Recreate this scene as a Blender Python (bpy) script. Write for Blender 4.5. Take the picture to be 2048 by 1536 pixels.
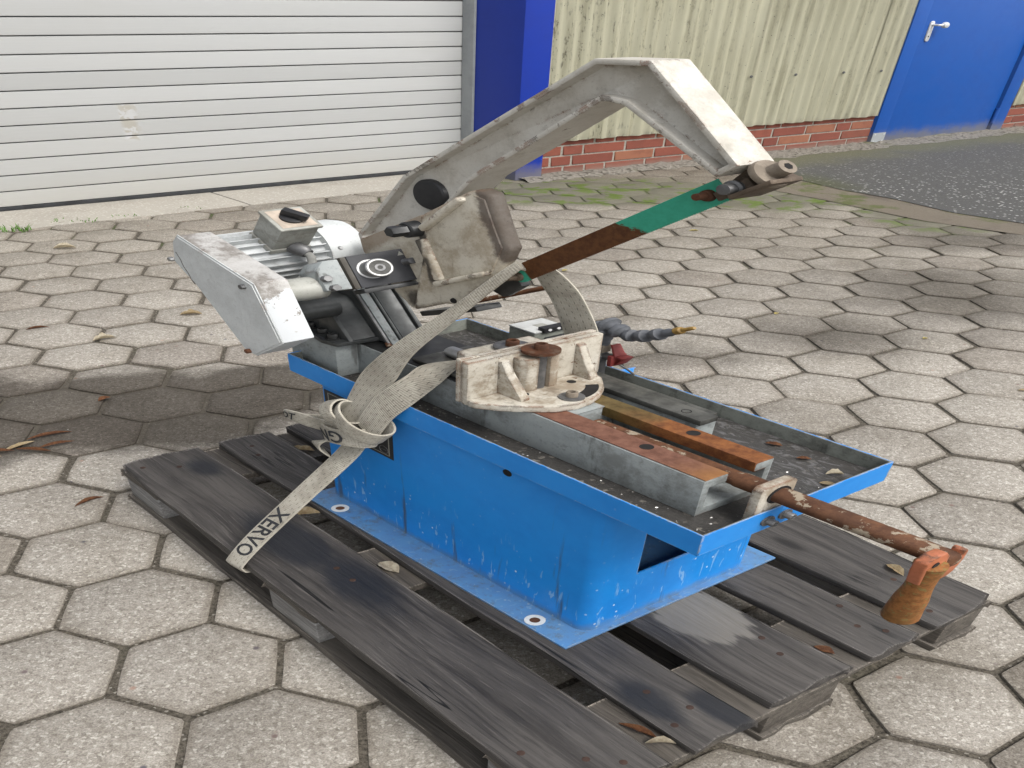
import bpy, bmesh, math, random
from mathutils import Vector, Matrix
random.seed(7)
sc = bpy.context.scene
for o in list(bpy.data.objects): bpy.data.objects.remove(o)

# ------------------------------------------------------------------ camera, sky, sun, exposure
cd = bpy.data.cameras.new('camera'); cam = bpy.data.objects.new('camera', cd); sc.collection.objects.link(cam)
cd.sensor_width = 36; cd.lens = 21.869; cd.clip_start = .05; cd.clip_end = 500
cam.location = (.6137, -.9856, 1.4236); cam.rotation_euler = (.9927, -.01896, -.13191)
sc.camera = cam
SUN_EL, SUN_AZ = math.radians(48), math.radians(126)      # azimuth clockwise from +Y
w = bpy.data.worlds.new('World'); sc.world = w; w.use_nodes = True
wn = w.node_tree.nodes; wl = w.node_tree.links
sky = wn.new('ShaderNodeTexSky'); sky.sky_type = 'NISHITA'; sky.sun_disc = False
sky.sun_elevation = SUN_EL; sky.sun_rotation = SUN_AZ; sky.air_density = 1.0; sky.dust_density = 3.0; sky.ozone_density = 1.0
hs = wn.new('ShaderNodeHueSaturation'); hs.inputs['Saturation'].default_value = .22
wl.new(sky.outputs[0], hs.inputs['Color']); wl.new(hs.outputs[0], wn['Background'].inputs['Color'])
wn['Background'].inputs['Strength'].default_value = .135
sl = bpy.data.lights.new('sun', 'SUN'); sl.energy = 1.5; sl.angle = math.radians(24); sl.color = (1, .97, .93)
so = bpy.data.objects.new('sun', sl); sc.collection.objects.link(so)
sd = Vector((math.sin(SUN_AZ)*math.cos(SUN_EL), math.cos(SUN_AZ)*math.cos(SUN_EL), math.sin(SUN_EL)))
so.rotation_euler = sd.to_track_quat('Z', 'Y').to_euler(); so.location = (3, -3, 6)
vs = sc.view_settings; vs.view_transform = 'Standard'; vs.look = 'None'; vs.gamma = 1; vs.use_curve_mapping = False
vs.exposure = .66
sc.cycles.max_bounces = 4; sc.cycles.diffuse_bounces = 2; sc.cycles.glossy_bounces = 2; sc.cycles.use_adaptive_sampling = True; sc.cycles.adaptive_threshold = .025; sc.cycles.use_denoising = True

# ------------------------------------------------------------------ frames
# The place has the proportions the photograph shows: everything is wider along the level east-west axis.
W = Matrix(((1.7645, -.0844, .0406), (-.1111, 1.0124, -.0054), (0, 0, 1.0004)))
class Frame:
    def __init__(s, o, a):
        s.o = Vector(o); c, n = math.cos(a), math.sin(a)
        s.R = Matrix(((c, -n, 0), (n, c, 0), (0, 0, 1))); s.A = W @ s.R; s.b = W @ s.o; s.I = s.A.inverted()
    def w(s, p): return s.A @ Vector(p) + s.b
G = Frame((0, 0, 0), 0)                         # yard
M = Frame((.485, -.1005, .144), -.9927)         # machine, z from the pallet top
PL = Frame((-.1853, .6019, 0), -1.0287)         # pallet
WA = Frame((.98, 4.325, 0), math.radians(31.3)) # building front

# ------------------------------------------------------------------ node helper
class NT:
    def __init__(s, name):
        s.m = bpy.data.materials.new(name); s.m.use_nodes = True; s.t = s.m.node_tree; s.t.nodes.clear()
        s.out = s.n('ShaderNodeOutputMaterial'); s.p = s.n('ShaderNodeBsdfPrincipled')
        s.t.links.new(s.p.outputs[0], s.out.inputs[0])
    def n(s, t): return s.t.nodes.new(t)
    def i(s, node, k, v):
        sk = node.inputs[k]
        if isinstance(v, bpy.types.NodeSocket): s.t.links.new(v, sk)
        elif sk.type == 'RGBA' and not hasattr(v, '__len__'): sk.default_value = (v, v, v, 1)
        elif sk.type == 'RGBA' and len(v) == 3: sk.default_value = (*v, 1)
        elif sk.type == 'VECTOR' and not hasattr(v, '__len__'): sk.default_value = (v, v, v)
        else: sk.default_value = v
    def co(s, F, sc=(1, 1, 1), rnd=False):      # coordinates of a frame in metres
        g = s.n('ShaderNodeNewGeometry'); c = s.n('ShaderNodeCombineXYZ'); off = -(F.I @ F.b)
        for k in range(3):
            d = s.n('ShaderNodeVectorMath'); d.operation = 'DOT_PRODUCT'; s.i(d, 0, g.outputs['Position']); s.i(d, 1, tuple(F.I[k]))
            a = s.ma('ADD', d.outputs['Value'], off[k])
            if sc[k] != 1: a = s.ma('MULTIPLY', a, sc[k])
            s.i(c, k, a)
        v = c.outputs[0]
        if rnd:
            o = s.n('ShaderNodeObjectInfo'); r = s.ma('MULTIPLY', o.outputs['Random'], 37.0); s.rand = o.outputs['Random']
            vm = s.n('ShaderNodeVectorMath'); vm.operation = 'ADD'; s.i(vm, 0, v)
            cc = s.n('ShaderNodeCombineXYZ'); [s.i(cc, k, r) for k in range(3)]
            s.i(vm, 1, cc.outputs[0]); v = vm.outputs[0]
        return v
    def uv(s): return s.n('ShaderNodeUVMap').outputs[0]
    def sep(s, v):
        x = s.n('ShaderNodeSeparateXYZ'); s.i(x, 0, v); return x.outputs
    def scl(s, v, k):
        x = s.n('ShaderNodeVectorMath'); x.operation = 'MULTIPLY'; s.i(x, 0, v); s.i(x, 1, k); return x.outputs[0]
    def ma(s, op, a, b=0, c=None, clamp=False):
        x = s.n('ShaderNodeMath'); x.operation = op; x.use_clamp = clamp; s.i(x, 0, a); s.i(x, 1, b)
        if c is not None: s.i(x, 2, c)
        return x.outputs[0]
    def no(s, v, scale, det=4, rough=.6, dist=0):
        x = s.n('ShaderNodeTexNoise'); s.i(x, 'Vector', v); s.i(x, 'Scale', scale); s.i(x, 'Detail', det); s.i(x, 'Roughness', rough); s.i(x, 'Distortion', dist)
        return x.outputs['Fac']
    def vo(s, v, scale, what='Distance', feat='F1'):
        x = s.n('ShaderNodeTexVoronoi'); x.feature = feat; s.i(x, 'Vector', v); s.i(x, 'Scale', scale); return x.outputs[what]
    def mr(s, v, a, b, c=0., d=1.):
        x = s.n('ShaderNodeMapRange'); x.interpolation_type = 'SMOOTHSTEP'; s.i(x, 0, v)
        for k, q in enumerate((a, b, c, d)): s.i(x, k+1, q)
        return x.outputs[0]
    def mx(s, f, a, b, bl='MIX'):
        x = s.n('ShaderNodeMix'); x.data_type = 'RGBA'; x.blend_type = bl; s.i(x, 0, f); s.i(x, 6, a); s.i(x, 7, b); return x.outputs[2]
    def bump(s, h, strength=.3, dist=.01, prev=None):
        x = s.n('ShaderNodeBump'); s.i(x, 'Strength', strength); s.i(x, 'Distance', dist); s.i(x, 'Height', h)
        if prev is not None: s.i(x, 'Normal', prev)
        return x.outputs[0]
    def edge(s, r=.004, lo=.90, hi=.997):                # 1 on worn edges
        b = s.n('ShaderNodeBevel'); b.samples = 2; s.i(b, 'Radius', r); g = s.n('ShaderNodeNewGeometry')
        d = s.n('ShaderNodeVectorMath'); d.operation = 'DOT_PRODUCT'; s.i(d, 0, b.outputs[0]); s.i(d, 1, g.outputs['Normal'])
        return s.mr(d.outputs['Value'], hi, lo)
    def ell(s, v, cx, cy, rx, ry, soft=.35, ns=None, amp=.5):  # soft blotch in x,y of v
        x, y, _ = s.sep(v)
        a = s.ma('DIVIDE', s.ma('SUBTRACT', x, cx), rx); b = s.ma('DIVIDE', s.ma('SUBTRACT', y, cy), ry)
        d = s.ma('SQRT', s.ma('ADD', s.ma('MULTIPLY', a, a), s.ma('MULTIPLY', b, b)))
        if ns is not None: d = s.ma('ADD', d, s.ma('MULTIPLY', s.ma('SUBTRACT', ns, .5), amp*2))
        return s.mr(d, 1.0, 1-soft)
    def done(s, col, rough=.6, metal=0., nrm=None, spec=.5):
        s.i(s.p, 'Base Color', col); s.i(s.p, 'Roughness', rough); s.i(s.p, 'Metallic', metal); s.i(s.p, 'Specular IOR Level', spec)
        if nrm is not None: s.i(s.p, 'Normal', nrm)
        return s.m
def mx_max(n, *a):
    r = a[0]
    for b in a[1:]: r = n.ma('MAXIMUM', r, b)
    return r

# ------------------------------------------------------------------ materials: yard
def stains(n, v):
    nz = n.no(v, 3.2, 5, .65)
    m = mx_max(n, n.ell(v, -.28, 1.10, .50, .32, .35, nz, .5), n.ell(v, .06, 1.26, .34, .20, .4, nz, .5), n.ell(v, -.66, 1.04, .5, .36, .3, nz, .45),
               n.ma('MULTIPLY', n.ell(v, 1.55, 1.62, .50, .34, .9, nz, .5), .8), n.ma('MULTIPLY', n.ell(v, 2.1, 2.05, .75, .62, .9, nz, .6), .8), n.ma('MULTIPLY', n.ell(v, 2.6, 2.9, .6, .45, .9, nz, .6), .7),
               n.ma('MULTIPLY', n.ell(v, 1.0, 1.42, .4, .2, .9, nz, .6), .7))
    return m
def moss_mask(n, v):
    nz = n.no(v, 2.2, 5, .7)
    a = mx_max(n, n.ell(v, 1.35, 4.0, .95, .48, .5, nz, .25), n.ell(v, 2.0, 3.85, .6, .45, .5, nz, .25), n.ell(v, .8, 4.0, .4, .42, .6, nz, .25), n.ell(v, 2.55, 3.4, .3, .55, .6, nz, .3))
    return a
def m_paver():
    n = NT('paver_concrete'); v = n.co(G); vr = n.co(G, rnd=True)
    big = n.no(vr, 6, 4, .6); mid = n.no(v, 70, 3, .65); gr = n.vo(v, 230, 'Color'); gx, gy, gz = n.sep(gr); fine = n.no(v, 380, 2, .7)
    c = n.mx(n.mr(mid, .32, .68), (.30, .275, .24), (.40, .372, .332))
    c = n.mx(n.ma('MULTIPLY', n.mr(gx, .80, .95), .55), c, (.64, .61, .56))
    c = n.mx(n.ma('MULTIPLY', n.mr(gy, .78, .95), .5), c, (.17, .15, .13))
    c = n.mx(n.mr(fine, .30, .72), n.mx(1, c, (.70, .69, .67), 'MULTIPLY'), n.mx(1, c, (1.22, 1.22, 1.21), 'MULTIPLY'))
    pd = n.n('ShaderNodeTexVoronoi'); n.i(pd, 'Vector', v); n.i(pd, 'Scale', 26.); cx, cy, _ = n.sep(pd.outputs['Color'])
    c = n.mx(n.ma('MULTIPLY', n.mr(pd.outputs['Distance'], .16, .06), n.mr(cx, .86, .9)), c, n.mx(cy, (.09, .09, .11), (.42, .27, .2)))
    c = n.mx(n.ma('MULTIPLY', n.mr(big, .42, .70), .55), c, n.mx(1, c, (.72, .70, .665), 'MULTIPLY'))
    c = n.mx(n.rand, n.mx(1, c, (.91, .905, .90), 'MULTIPLY'), n.mx(1, c, (1.07, 1.07, 1.065), 'MULTIPLY'))
    c = n.mx(n.mr(n.ma('FRACT', n.ma('MULTIPLY', n.rand, 9.7)), .86, .9), c, n.mx(1, c, (.90, .885, .88), 'MULTIPLY'))
    # grime along the rim of each slab
    tc = n.n('ShaderNodeTexCoord').outputs['Object']; loc = []
    for k in range(2):
        d = n.n('ShaderNodeVectorMath'); d.operation = 'DOT_PRODUCT'; n.i(d, 0, tc); n.i(d, 1, tuple(G.I[k])); loc.append(d.outputs['Value'])
    hd = None
    for a in (0, 60, 120):
        q = n.ma('ABSOLUTE', n.ma('ADD', n.ma('MULTIPLY', loc[0], math.cos(math.radians(a))), n.ma('MULTIPLY', loc[1], math.sin(math.radians(a))))); hd = q if hd is None else n.ma('MAXIMUM', hd, q)
    rim = n.mr(n.ma('ADD', hd, n.ma('MULTIPLY', n.ma('SUBTRACT', mid, .5), .03)), .088, .107)
    c = n.mx(n.ma('MULTIPLY', rim, .55), c, n.mx(1, c, (.52, .48, .43), 'MULTIPLY'))
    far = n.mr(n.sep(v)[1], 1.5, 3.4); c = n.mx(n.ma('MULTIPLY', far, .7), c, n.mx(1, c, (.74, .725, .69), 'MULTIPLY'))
    st = stains(n, v); c = n.mx(n.ma('MULTIPLY', st, .92), c, n.mx(1, c, (.22, .205, .19), 'MULTIPLY'))
    gri = n.ma('MULTIPLY', n.mr(n.no(v, 1.7, 4, .6), .50, .68), .4); c = n.mx(gri, c, n.mx(1, c, (.62, .6, .57), 'MULTIPLY'))
    mo = moss_mask(n, v); nm = n.no(v, 14, 5, .75); c = n.mx(n.ma('MULTIPLY', mo, .92), c, n.mx(nm, (.085, .08, .055), (.20, .19, .145)))
    c = n.mx(n.ma('MULTIPLY', mo, n.mr(n.no(v, 9, 4, .6), .50, .60)), c, (.10, .14, .03))
    nr = n.bump(n.ma('ADD', fine, n.ma('MULTIPLY', gx, .6)), .55, .0022)
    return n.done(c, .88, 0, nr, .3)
def m_joint():
    n = NT('joint_sand'); v = n.co(G); f = n.no(v, 170, 4, .8); m = n.no(v, 7, 4, .6); gx = n.sep(n.vo(v, 260, 'Color'))[0]
    c = n.mx(n.mr(f, .3, .7), (.035, .030, .024), (.165, .145, .115)); c = n.mx(n.ma('MULTIPLY', n.mr(gx, .965, .985), .6), c, (.4, .37, .32))
    wall = n.mr(n.sep(v)[1], 2.2, 3.2); c = n.mx(n.ma('MULTIPLY', n.mr(m, .52, .66), n.ma('ADD', n.ma('MULTIPLY', wall, .6), .05)), c, (.06, .09, .022))
    st = stains(n, v); c = n.mx(n.ma('MULTIPLY', st, .6), c, (.085, .075, .06))
    mo = moss_mask(n, v); c = n.mx(n.ma('MULTIPLY', mo, .9), c, n.mx(n.no(v, 14, 6, .75), (.08, .085, .05), (.17, .18, .10)))
    return n.done(c, .95, 0, n.bump(f, .7, .006), .2)
def m_conc():
    n = NT('strip_concrete'); v = n.co(G); f = n.no(v, 180, 4, .7); m = n.no(v, 3, 5, .6)
    c = n.mx(f, (.28, .26, .22), (.44, .41, .36)); c = n.mx(n.ma('MULTIPLY', n.mr(m, .45, .7), .5), c, (.21, .19, .16))
    gx = n.sep(n.vo(v, 150, 'Color'))[0]; c = n.mx(n.ma('MULTIPLY', n.mr(gx, .85, .95), .6), c, (.55, .52, .46))
    return n.done(c, .9, 0, n.bump(f, .35, .003), .3)
def m_asphalt():
    n = NT('asphalt'); v = n.co(G); col = n.vo(v, 55, 'Color'); d = n.vo(v, 55); gx, gy, _ = n.sep(col); f = n.no(v, 200, 3, .7)
    c = n.mx(f, (.052, .051, .048), (.105, .103, .098))
    near = n.ma('ADD', n.mr(n.sep(v)[1], 5.2, 3.2), .35, clamp=True)
    c = n.mx(n.ma('MULTIPLY', n.ma('MULTIPLY', n.mr(d, .40, .3), n.mr(gx, .70, .78)), near), c, n.mx(gy, (.22, .22, .22), (.6, .59, .56)))
    c = n.mx(n.ma('MULTIPLY', n.mr(n.no(v, 150, 3, .6), .6, .72), .5), c, (.25, .25, .245))
    e = n.no(v, 2.2, 5, .7); wv = n.co(WA); dy = n.sep(wv)[1]
    c = n.mx(n.ma('MULTIPLY', n.mr(n.ma('ADD', dy, n.ma('MULTIPLY', e, .5)), -.35, .05), .8), c, n.mx(f, (.08, .085, .035), (.16, .15, .10)))
    sl_ = n.ell(v, 2.35, 4.2, .35, .5, .8, e, .5); c = n.mx(n.ma('MULTIPLY', sl_, .7), c, (.07, .075, .03))
    return n.done(c, .85, 0, n.bump(n.ma('ADD', d, f), .6, .006), .4)
def m_dirt():
    n = NT('sandy_dirt'); v = n.co(G); f = n.no(v, 160, 5, .75); m = n.no(v, 4, 5, .65)
    c = n.mx(f, (.10, .085, .065), (.26, .225, .18)); c = n.mx(n.ma('MULTIPLY', n.mr(m, .5, .62), .8), c, n.mx(f, (.06, .085, .02), (.13, .15, .05)))
    c = n.mx(n.ma('MULTIPLY', n.mr(n.no(v, 2.5, 4, .6), .55, .7), .6), c, (.10, .085, .075))
    return n.done(c, .95, 0, n.bump(f, .6, .012), .2)
def m_rubble():
    n = NT('rubble_mortar'); v = n.co(G); f = n.no(v, 90, 5, .75); g = n.vo(v, 45)
    c = n.mx(f, (.17, .155, .13), (.40, .37, .32)); c = n.mx(n.mr(g, .5, .9), c, (.11, .10, .08))
    c = n.mx(n.ma('MULTIPLY', n.mr(n.no(v, 5, 4, .6), .58, .68), .6), c, (.12, .13, .06))
    return n.done(c, .95, 0, n.bump(n.ma('ADD', f, g), .9, .02), .2)

# ------------------------------------------------------------------ materials: building
def m_alu():
    n = NT('slat_aluminium'); v = n.co(WA, rnd=True); vv = n.co(WA); f = n.no(n.scl(v, (1.5, 1, 60)), 3, 4, .6); b = n.no(vv, 1.1, 4, .6)
    c = n.mx(n.mr(n.rand, 0, 1), (.52, .53, .525), (.59, .60, .595)); c = n.mx(n.ma('MULTIPLY', n.mr(b, .4, .7), .2), c, (.53, .515, .47))
    c = n.mx(n.ma('MULTIPLY', f, .15), c, (.38, .36, .31)); x, y, z = n.sep(vv)
    low = n.mr(z, .30, .0); c = n.mx(n.ma('MULTIPLY', low, .4), c, (.42, .40, .34))
    sm = n.ell(n.scl(vv, (1, 0, 1)), -1.62, 0, .05, 10, .7, n.no(n.scl(vv, (30, 1, 4)), 1, 3), .6)
    inz = n.ma('MULTIPLY', n.mr(z, .40, .43), n.mr(z, .66, .63)); c = n.mx(n.ma('MULTIPLY', n.ma('MULTIPLY', sm, inz), .35), c, n.mx(n.mr(n.no(vv, 25, 2), .45, .55), (.40, .33, .2), (.75, .75, .75)))
    sp = n.no(n.scl(vv, (9, 9, 16)), 1.6, 6, .8); c = n.mx(n.ma('MULTIPLY', n.mr(sp, .68, .74), .4), c, (.3, .27, .22))
    return n.done(c, n.mr(f, .3, .7, .42, .56), .35, n.bump(f, .03, .002), .5)
def m_paint(name, col, dark, rough=.4, sc_=3., fr=WA, low=None):
    n = NT(name); v = n.co(fr); f = n.no(v, sc_, 5, .65); c = n.mx(n.ma('MULTIPLY', n.mr(f, .4, .75), .5), col, dark)
    s = n.no(n.scl(v, (40, 40, 9)), 1.4, 5, .8); c = n.mx(n.ma('MULTIPLY', n.mr(s, .72, .76), .35), c, (.35, .40, .55))
    if low:
        z = n.sep(v)[2]; g = n.mr(n.ma('ADD', z, n.ma('MULTIPLY', n.no(v, 12, 5, .7), -.16)), low, -.06); c = n.mx(n.ma('MULTIPLY', g, .75), c, (.20, .19, .16))
    return n.done(c, n.mr(f, .3, .7, rough, rough+.15), 0, n.bump(n.no(v, 30, 3), .04, .004), .5)
def m_clad():
    n = NT('cream_cladding'); v = n.co(WA); x, y, z = n.sep(v); a = n.no(n.scl(v, (26, 1, 1.2)), 1, 5, .65); b = n.no(v, 2.5, 5, .65); f = n.no(n.scl(v, (60, 60, 18)), 1, 4, .7)
    c = n.mx(b, (.60, .575, .42), (.69, .67, .52)); c = n.mx(n.ma('MULTIPLY', n.mr(a, .46, .68), .5), c, (.36, .335, .22))
    left = n.mr(x, 1.5, .3); c = n.mx(n.ma('MULTIPLY', n.ma('MULTIPLY', n.mr(f, .52, .66), n.mr(a, .42, .6)), n.ma('ADD', n.ma('MULTIPLY', left, .55), .3)), c, (.15, .14, .10))
    g = n.mr(n.ma('ADD', z, n.ma('MULTIPLY', n.no(n.scl(v, (14, 1, 3)), 1, 4, .6), -.30)), .15, .06); c = n.mx(n.ma('MULTIPLY', g, n.ma('MULTIPLY', left, .7)), c, (.09, .10, .06))
    sp = n.vo(n.scl(v, (1, 1, 1)), 22); c = n.mx(n.ma('MULTIPLY', n.mr(sp, .09, .05), .8), c, (.12, .11, .09))
    return n.done(c, .62, 0, n.bump(f, .08, .004), .4)
def m_brick():
    n = NT('red_brick'); v = n.co(WA, rnd=True); f = n.no(v, 140, 4, .7); m = n.no(v, 12, 4, .6)
    c = n.mx(n.rand, (.25, .076, .05), (.185, .056, .04)); c = n.mx(n.mr(n.ma('FRACT', n.ma('MULTIPLY', n.rand, 7.3)), .88, .92), c, (.29, .12, .07))
    c = n.mx(n.ma('MULTIPLY', n.mr(m, .45, .7), .4), c, (.16, .055, .038)); c = n.mx(n.ma('MULTIPLY', n.mr(f, .6, .75), .5), c, (.38, .2, .15))
    z = n.sep(n.co(WA))[2]; c = n.mx(n.ma('MULTIPLY', n.mr(n.ma('ADD', z, n.ma('MULTIPLY', m, -.06)), .05, -.03), .7), c, (.24, .19, .155))
    return n.done(c, .8, 0, n.bump(f, .4, .003), .35)
def m_simple(name, col, rough=.5, metal=0., var=.25, fr=M, scale=40, bmp=.1, bd=.001, spec=.5):
    n = NT(name); v = n.co(fr); f = n.no(v, scale, 5, .65); d = tuple(q*(1-var*1.6) for q in col)
    return n.done(n.mx(n.mr(f, .3, .72), col, d), n.mr(f, .3, .7, rough, min(1, rough+.15)), metal, n.bump(f, bmp, bd), spec)

# ------------------------------------------------------------------ materials: pallet and machine
def m_wood(name, lo, hi, oil=True):
    n = NT(name); v0 = n.co(PL); v = n.co(PL, rnd=True); g = n.scl(v, (1.6, 42, 42)); wob = n.no(n.scl(v, (2.2, 7, 7)), 1, 2, .4)
    gs = n.n('ShaderNodeVectorMath'); gs.operation = 'ADD'; n.i(gs, 0, g); cc = n.n('ShaderNodeCombineXYZ'); n.i(cc, 1, n.ma('MULTIPLY', wob, 2.6));  n.i(gs, 1, cc.outputs[0]); g = gs.outputs[0]
    a = n.no(g, 1.3, 5, .7); b = n.no(g, 5, 4, .7); e = n.no(v0, 3.5, 4, .6)
    c = n.mx(n.mr(a, .32, .66), lo, hi); c = n.mx(n.ma('MULTIPLY', n.mr(b, .54, .66), n.mr(e, .35, .65, .12, .5)), c, tuple(q*2.1 for q in hi)); c = n.mx(n.ma('MULTIPLY', n.mr(b, .45, .34), .5), c, tuple(q*.4 for q in lo))
    ck = n.no(n.scl(v, (.8, 24, 24)), 1, 2, .5); c = n.mx(n.ma('MULTIPLY', n.mr(n.ma('ABSOLUTE', n.ma('SUBTRACT', ck, .5)), .007, .002), n.mr(e, .5, .58)), c, (.008, .007, .006))
    kn = n.vo(n.scl(v, (2.2, 7, 7)), 1); c = n.mx(n.mr(kn, .10, .03), c, tuple(q*.55 for q in lo))
    wet = n.mr(e, .36, .6); c = n.mx(n.ma('MULTIPLY', wet, .45), c, n.mx(1, c, (.55, .54, .54), 'MULTIPLY'))
    edge = n.edge(.006, .8, .97); c = n.mx(n.ma('MULTIPLY', edge, n.mr(b, .4, .6)), c, tuple(min(.4, q*2.6) for q in hi))
    if oil:
        nz = n.no(n.scl(v0, (1, 2.5, 1)), 6, 4, .65)
        o = mx_max(n, n.ell(v0, .45, .085, .16, .055, .5, nz, .5), n.ell(v0, .62, .10, .14, .06, .6, nz, .5), n.ell(v0, .1, .11, .07, .035, .6, nz, .5), n.ell(v0, 1.09, .215, .075, .035, .5, nz, .6), n.ell(v0, 1.16, .27, .06, .03, .5, nz, .6))
        c = n.mx(n.ma('MULTIPLY', o, .85), c, (.011, .013, .018))
        dry = n.mr(n.ma('ADD', n.ell(v0, .98, .42, .115, .085, .6, n.no(n.scl(v0, (2, 14, 1)), 4, 3), .5), 0), .25, .6); c = n.mx(n.ma('MULTIPLY', dry, .75), c, n.mx(b, (.14, .128, .11), (.27, .25, .22)))
    h = n.ma('ADD', n.ma('MULTIPLY', a, .6), b); r = n.mr(wet, 0, 1, .78, .5)
    return n.done(c, r, 0, n.bump(h, .75, .004), .4)
def m_blue():
    n = NT('machine_blue_paint'); v = n.co(M); x, y, z = n.sep(v); f = n.no(v, 9, 5, .65); fi = n.no(v, 140, 3, .7)
    c = n.mx(n.ma('MULTIPLY', n.mr(f, .35, .72), .45), (.014, .262, .74), (.009, .18, .60))
    lo = n.mr(z, .24, .05)
    st = n.no(n.scl(v, (95, 95, 16)), 1, 3, .55, .6); c = n.mx(n.ma('MULTIPLY', n.ma('MULTIPLY', n.mr(st, .62, .66), lo), .5), c, (.36, .58, .78))
    sp = n.vo(n.scl(v, (1, 1, .62)), 62); c = n.mx(n.ma('MULTIPLY', n.ma('MULTIPLY', n.mr(sp, .15, .08), n.mr(n.no(v, 14, 2), .45, .6)), n.ma('ADD', n.ma('MULTIPLY', lo, .85), .1)), c, (.62, .74, .82))
    dr = n.no(n.scl(v, (36, 36, 2.2)), 1, 4, .6); c = n.mx(n.ma('MULTIPLY', n.ma('MULTIPLY', n.mr(dr, .6, .72), n.mr(z, .42, .1)), .8), c, (.06, .075, .09))
    c = n.mx(n.ma('MULTIPLY', n.mr(z, .022, .008), n.mr(n.no(v, 16, 5, .75), .4, .65, .1, .6)), c, (.05, .36, .78))  # light on the up-facing flange painted in as paler blue, patchy like scuffs
    gr = n.ma('MULTIPLY', n.mr(n.no(v, 30, 6, .8), .50, .66), n.mr(z, .022, .004)); c = n.mx(n.ma('MULTIPLY', gr, .75), c, (.05, .06, .07))
    base = n.mr(n.ma('ADD', z, n.ma('MULTIPLY', n.no(v, 24, 5, .7), -.05)), .012, -.02); c = n.mx(n.ma('MULTIPLY', base, .6), c, (.12, .15, .17))
    e = n.edge(.004, .90, .998); c = n.mx(n.ma('MULTIPLY', e, n.mr(n.no(v, 60, 5, .7), .42, .56)), c, (.34, .38, .42))
    ch = n.no(v, 26, 6, .8); c = n.mx(n.mr(ch, .73, .75), c, (.30, .30, .30))
    return n.done(c, n.mr(f, .3, .7, .34, .5), 0, n.bump(fi, .06, .001), .5)
def m_cast(name, a, b, grime, ga=.5, rust=.4, chips=.7, streak=.5, patch=None):
    n = NT(name); v = n.co(M); f = n.no(v, 18, 5, .65); fi = n.no(v, 260, 3, .7)
    c = n.mx(n.mr(f, .3, .7), a, b); c = n.mx(n.ma('MULTIPLY', n.mr(fi, .52, .75), .35), c, grime)
    g = n.no(v, 9, 6, .78); c = n.mx(n.ma('MULTIPLY', n.mr(g, .46, .62), ga), c, grime); c = n.mx(n.ma('MULTIPLY', n.mr(n.no(v, 34, 5, .75), .56, .66), ga*.7), c, tuple(q*.55 for q in grime))
    s = n.no(n.scl(v, (42, 42, 5)), 1, 4, .65); c = n.mx(n.ma('MULTIPLY', n.mr(s, .58, .70), streak*.6), c, tuple(q*.45 for q in grime))
    e = n.edge(.008, .98, .9995); cn = n.no(v, 42, 5, .7); c = n.mx(n.ma('MULTIPLY', n.ma('MULTIPLY', e, n.mr(cn, .60-.08*chips, .64-.08*chips)), min(1, chips)), c, n.mx(n.mr(n.no(v, 25, 3), .4, .6), (.05, .03, .02), (.17, .065, .025)))
    r = n.no(v, 30, 6, .8); c = n.mx(n.ma('MULTIPLY', n.mr(r, .71-.09*rust, .74-.09*rust), min(1, rust+.2)), c, n.mx(n.mr(n.no(v, 80, 3), .4, .6), (.05, .025, .014), (.16, .065, .025)))
    if name.startswith('beige'):
        px, py, pz = n.sep(v); cc = n.n('ShaderNodeCombineXYZ'); n.i(cc, 0, px); n.i(cc, 1, pz); w_ = cc.outputs[0]; nz = n.no(v, 45, 4, .7)
        dk = mx_max(n, n.ell(w_, -.435, .800, .016, .05, .4, nz, .4), n.ell(w_, -.415, .755, .014, .04, .4, nz, .4), n.ell(w_, -.47, .66, .03, .03, .6, nz, .5)); c = n.mx(n.ma('MULTIPLY', dk, .85), c, (.03, .024, .02))
        rm = n.mr(n.ma('ADD', n.ma('SUBTRACT', n.ma('MULTIPLY', px, .93), n.ma('MULTIPLY', n.ma('SUBTRACT', pz, .85), -.36)), n.ma('MULTIPLY', nz, .03)), -.274, -.262); c = n.mx(n.ma('MULTIPLY', rm, .85), c, (.075, .055, .045))
        tp_ = n.mr(n.ma('ADD', n.ma('SUBTRACT', pz, n.ma('MULTIPLY', px, .83)), n.ma('MULTIPLY', nz, .03)), 1.228, 1.243); c = n.mx(n.ma('MULTIPLY', tp_, .6), c, (.20, .12, .065))
    if patch:
        px, py, pz = n.sep(v); q = n.ma('ADD', pz, n.ma('ADD', n.ma('MULTIPLY', n.ma('SUBTRACT', n.no(v, 60, 5, .75), .5), .05), n.ma('MULTIPLY', py, -.5)))
        c = n.mx(n.ma('MULTIPLY', n.mr(q, patch, patch-.004), n.mr(n.no(v, 55, 5, .75), .62, .60)), c, (.58, .60, .61))
    return n.done(c, n.mr(g, .3, .7, .45, .65), 0, n.bump(n.ma('ADD', fi, n.ma('MULTIPLY', f, 2)), .14, .0015), .45)
def m_rust(name, a, b, d, worn=(.28, .24, .20), ww=.5, fr=M, scale=55):
    n = NT(name); v = n.co(fr); f = n.no(v, scale, 6, .75); g = n.no(v, 12, 5, .65)
    c = n.mx(n.mr(f, .32, .68), a, b); c = n.mx(n.ma('MULTIPLY', n.mr(g, .45, .7), .7), c, d); c = n.mx(n.ma('MULTIPLY', n.mr(n.no(v, scale*.9, 4, .7), .55, .61), ww), c, worn)
    return n.done(c, .72, .15, n.bump(f, .35, .002), .4)
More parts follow.
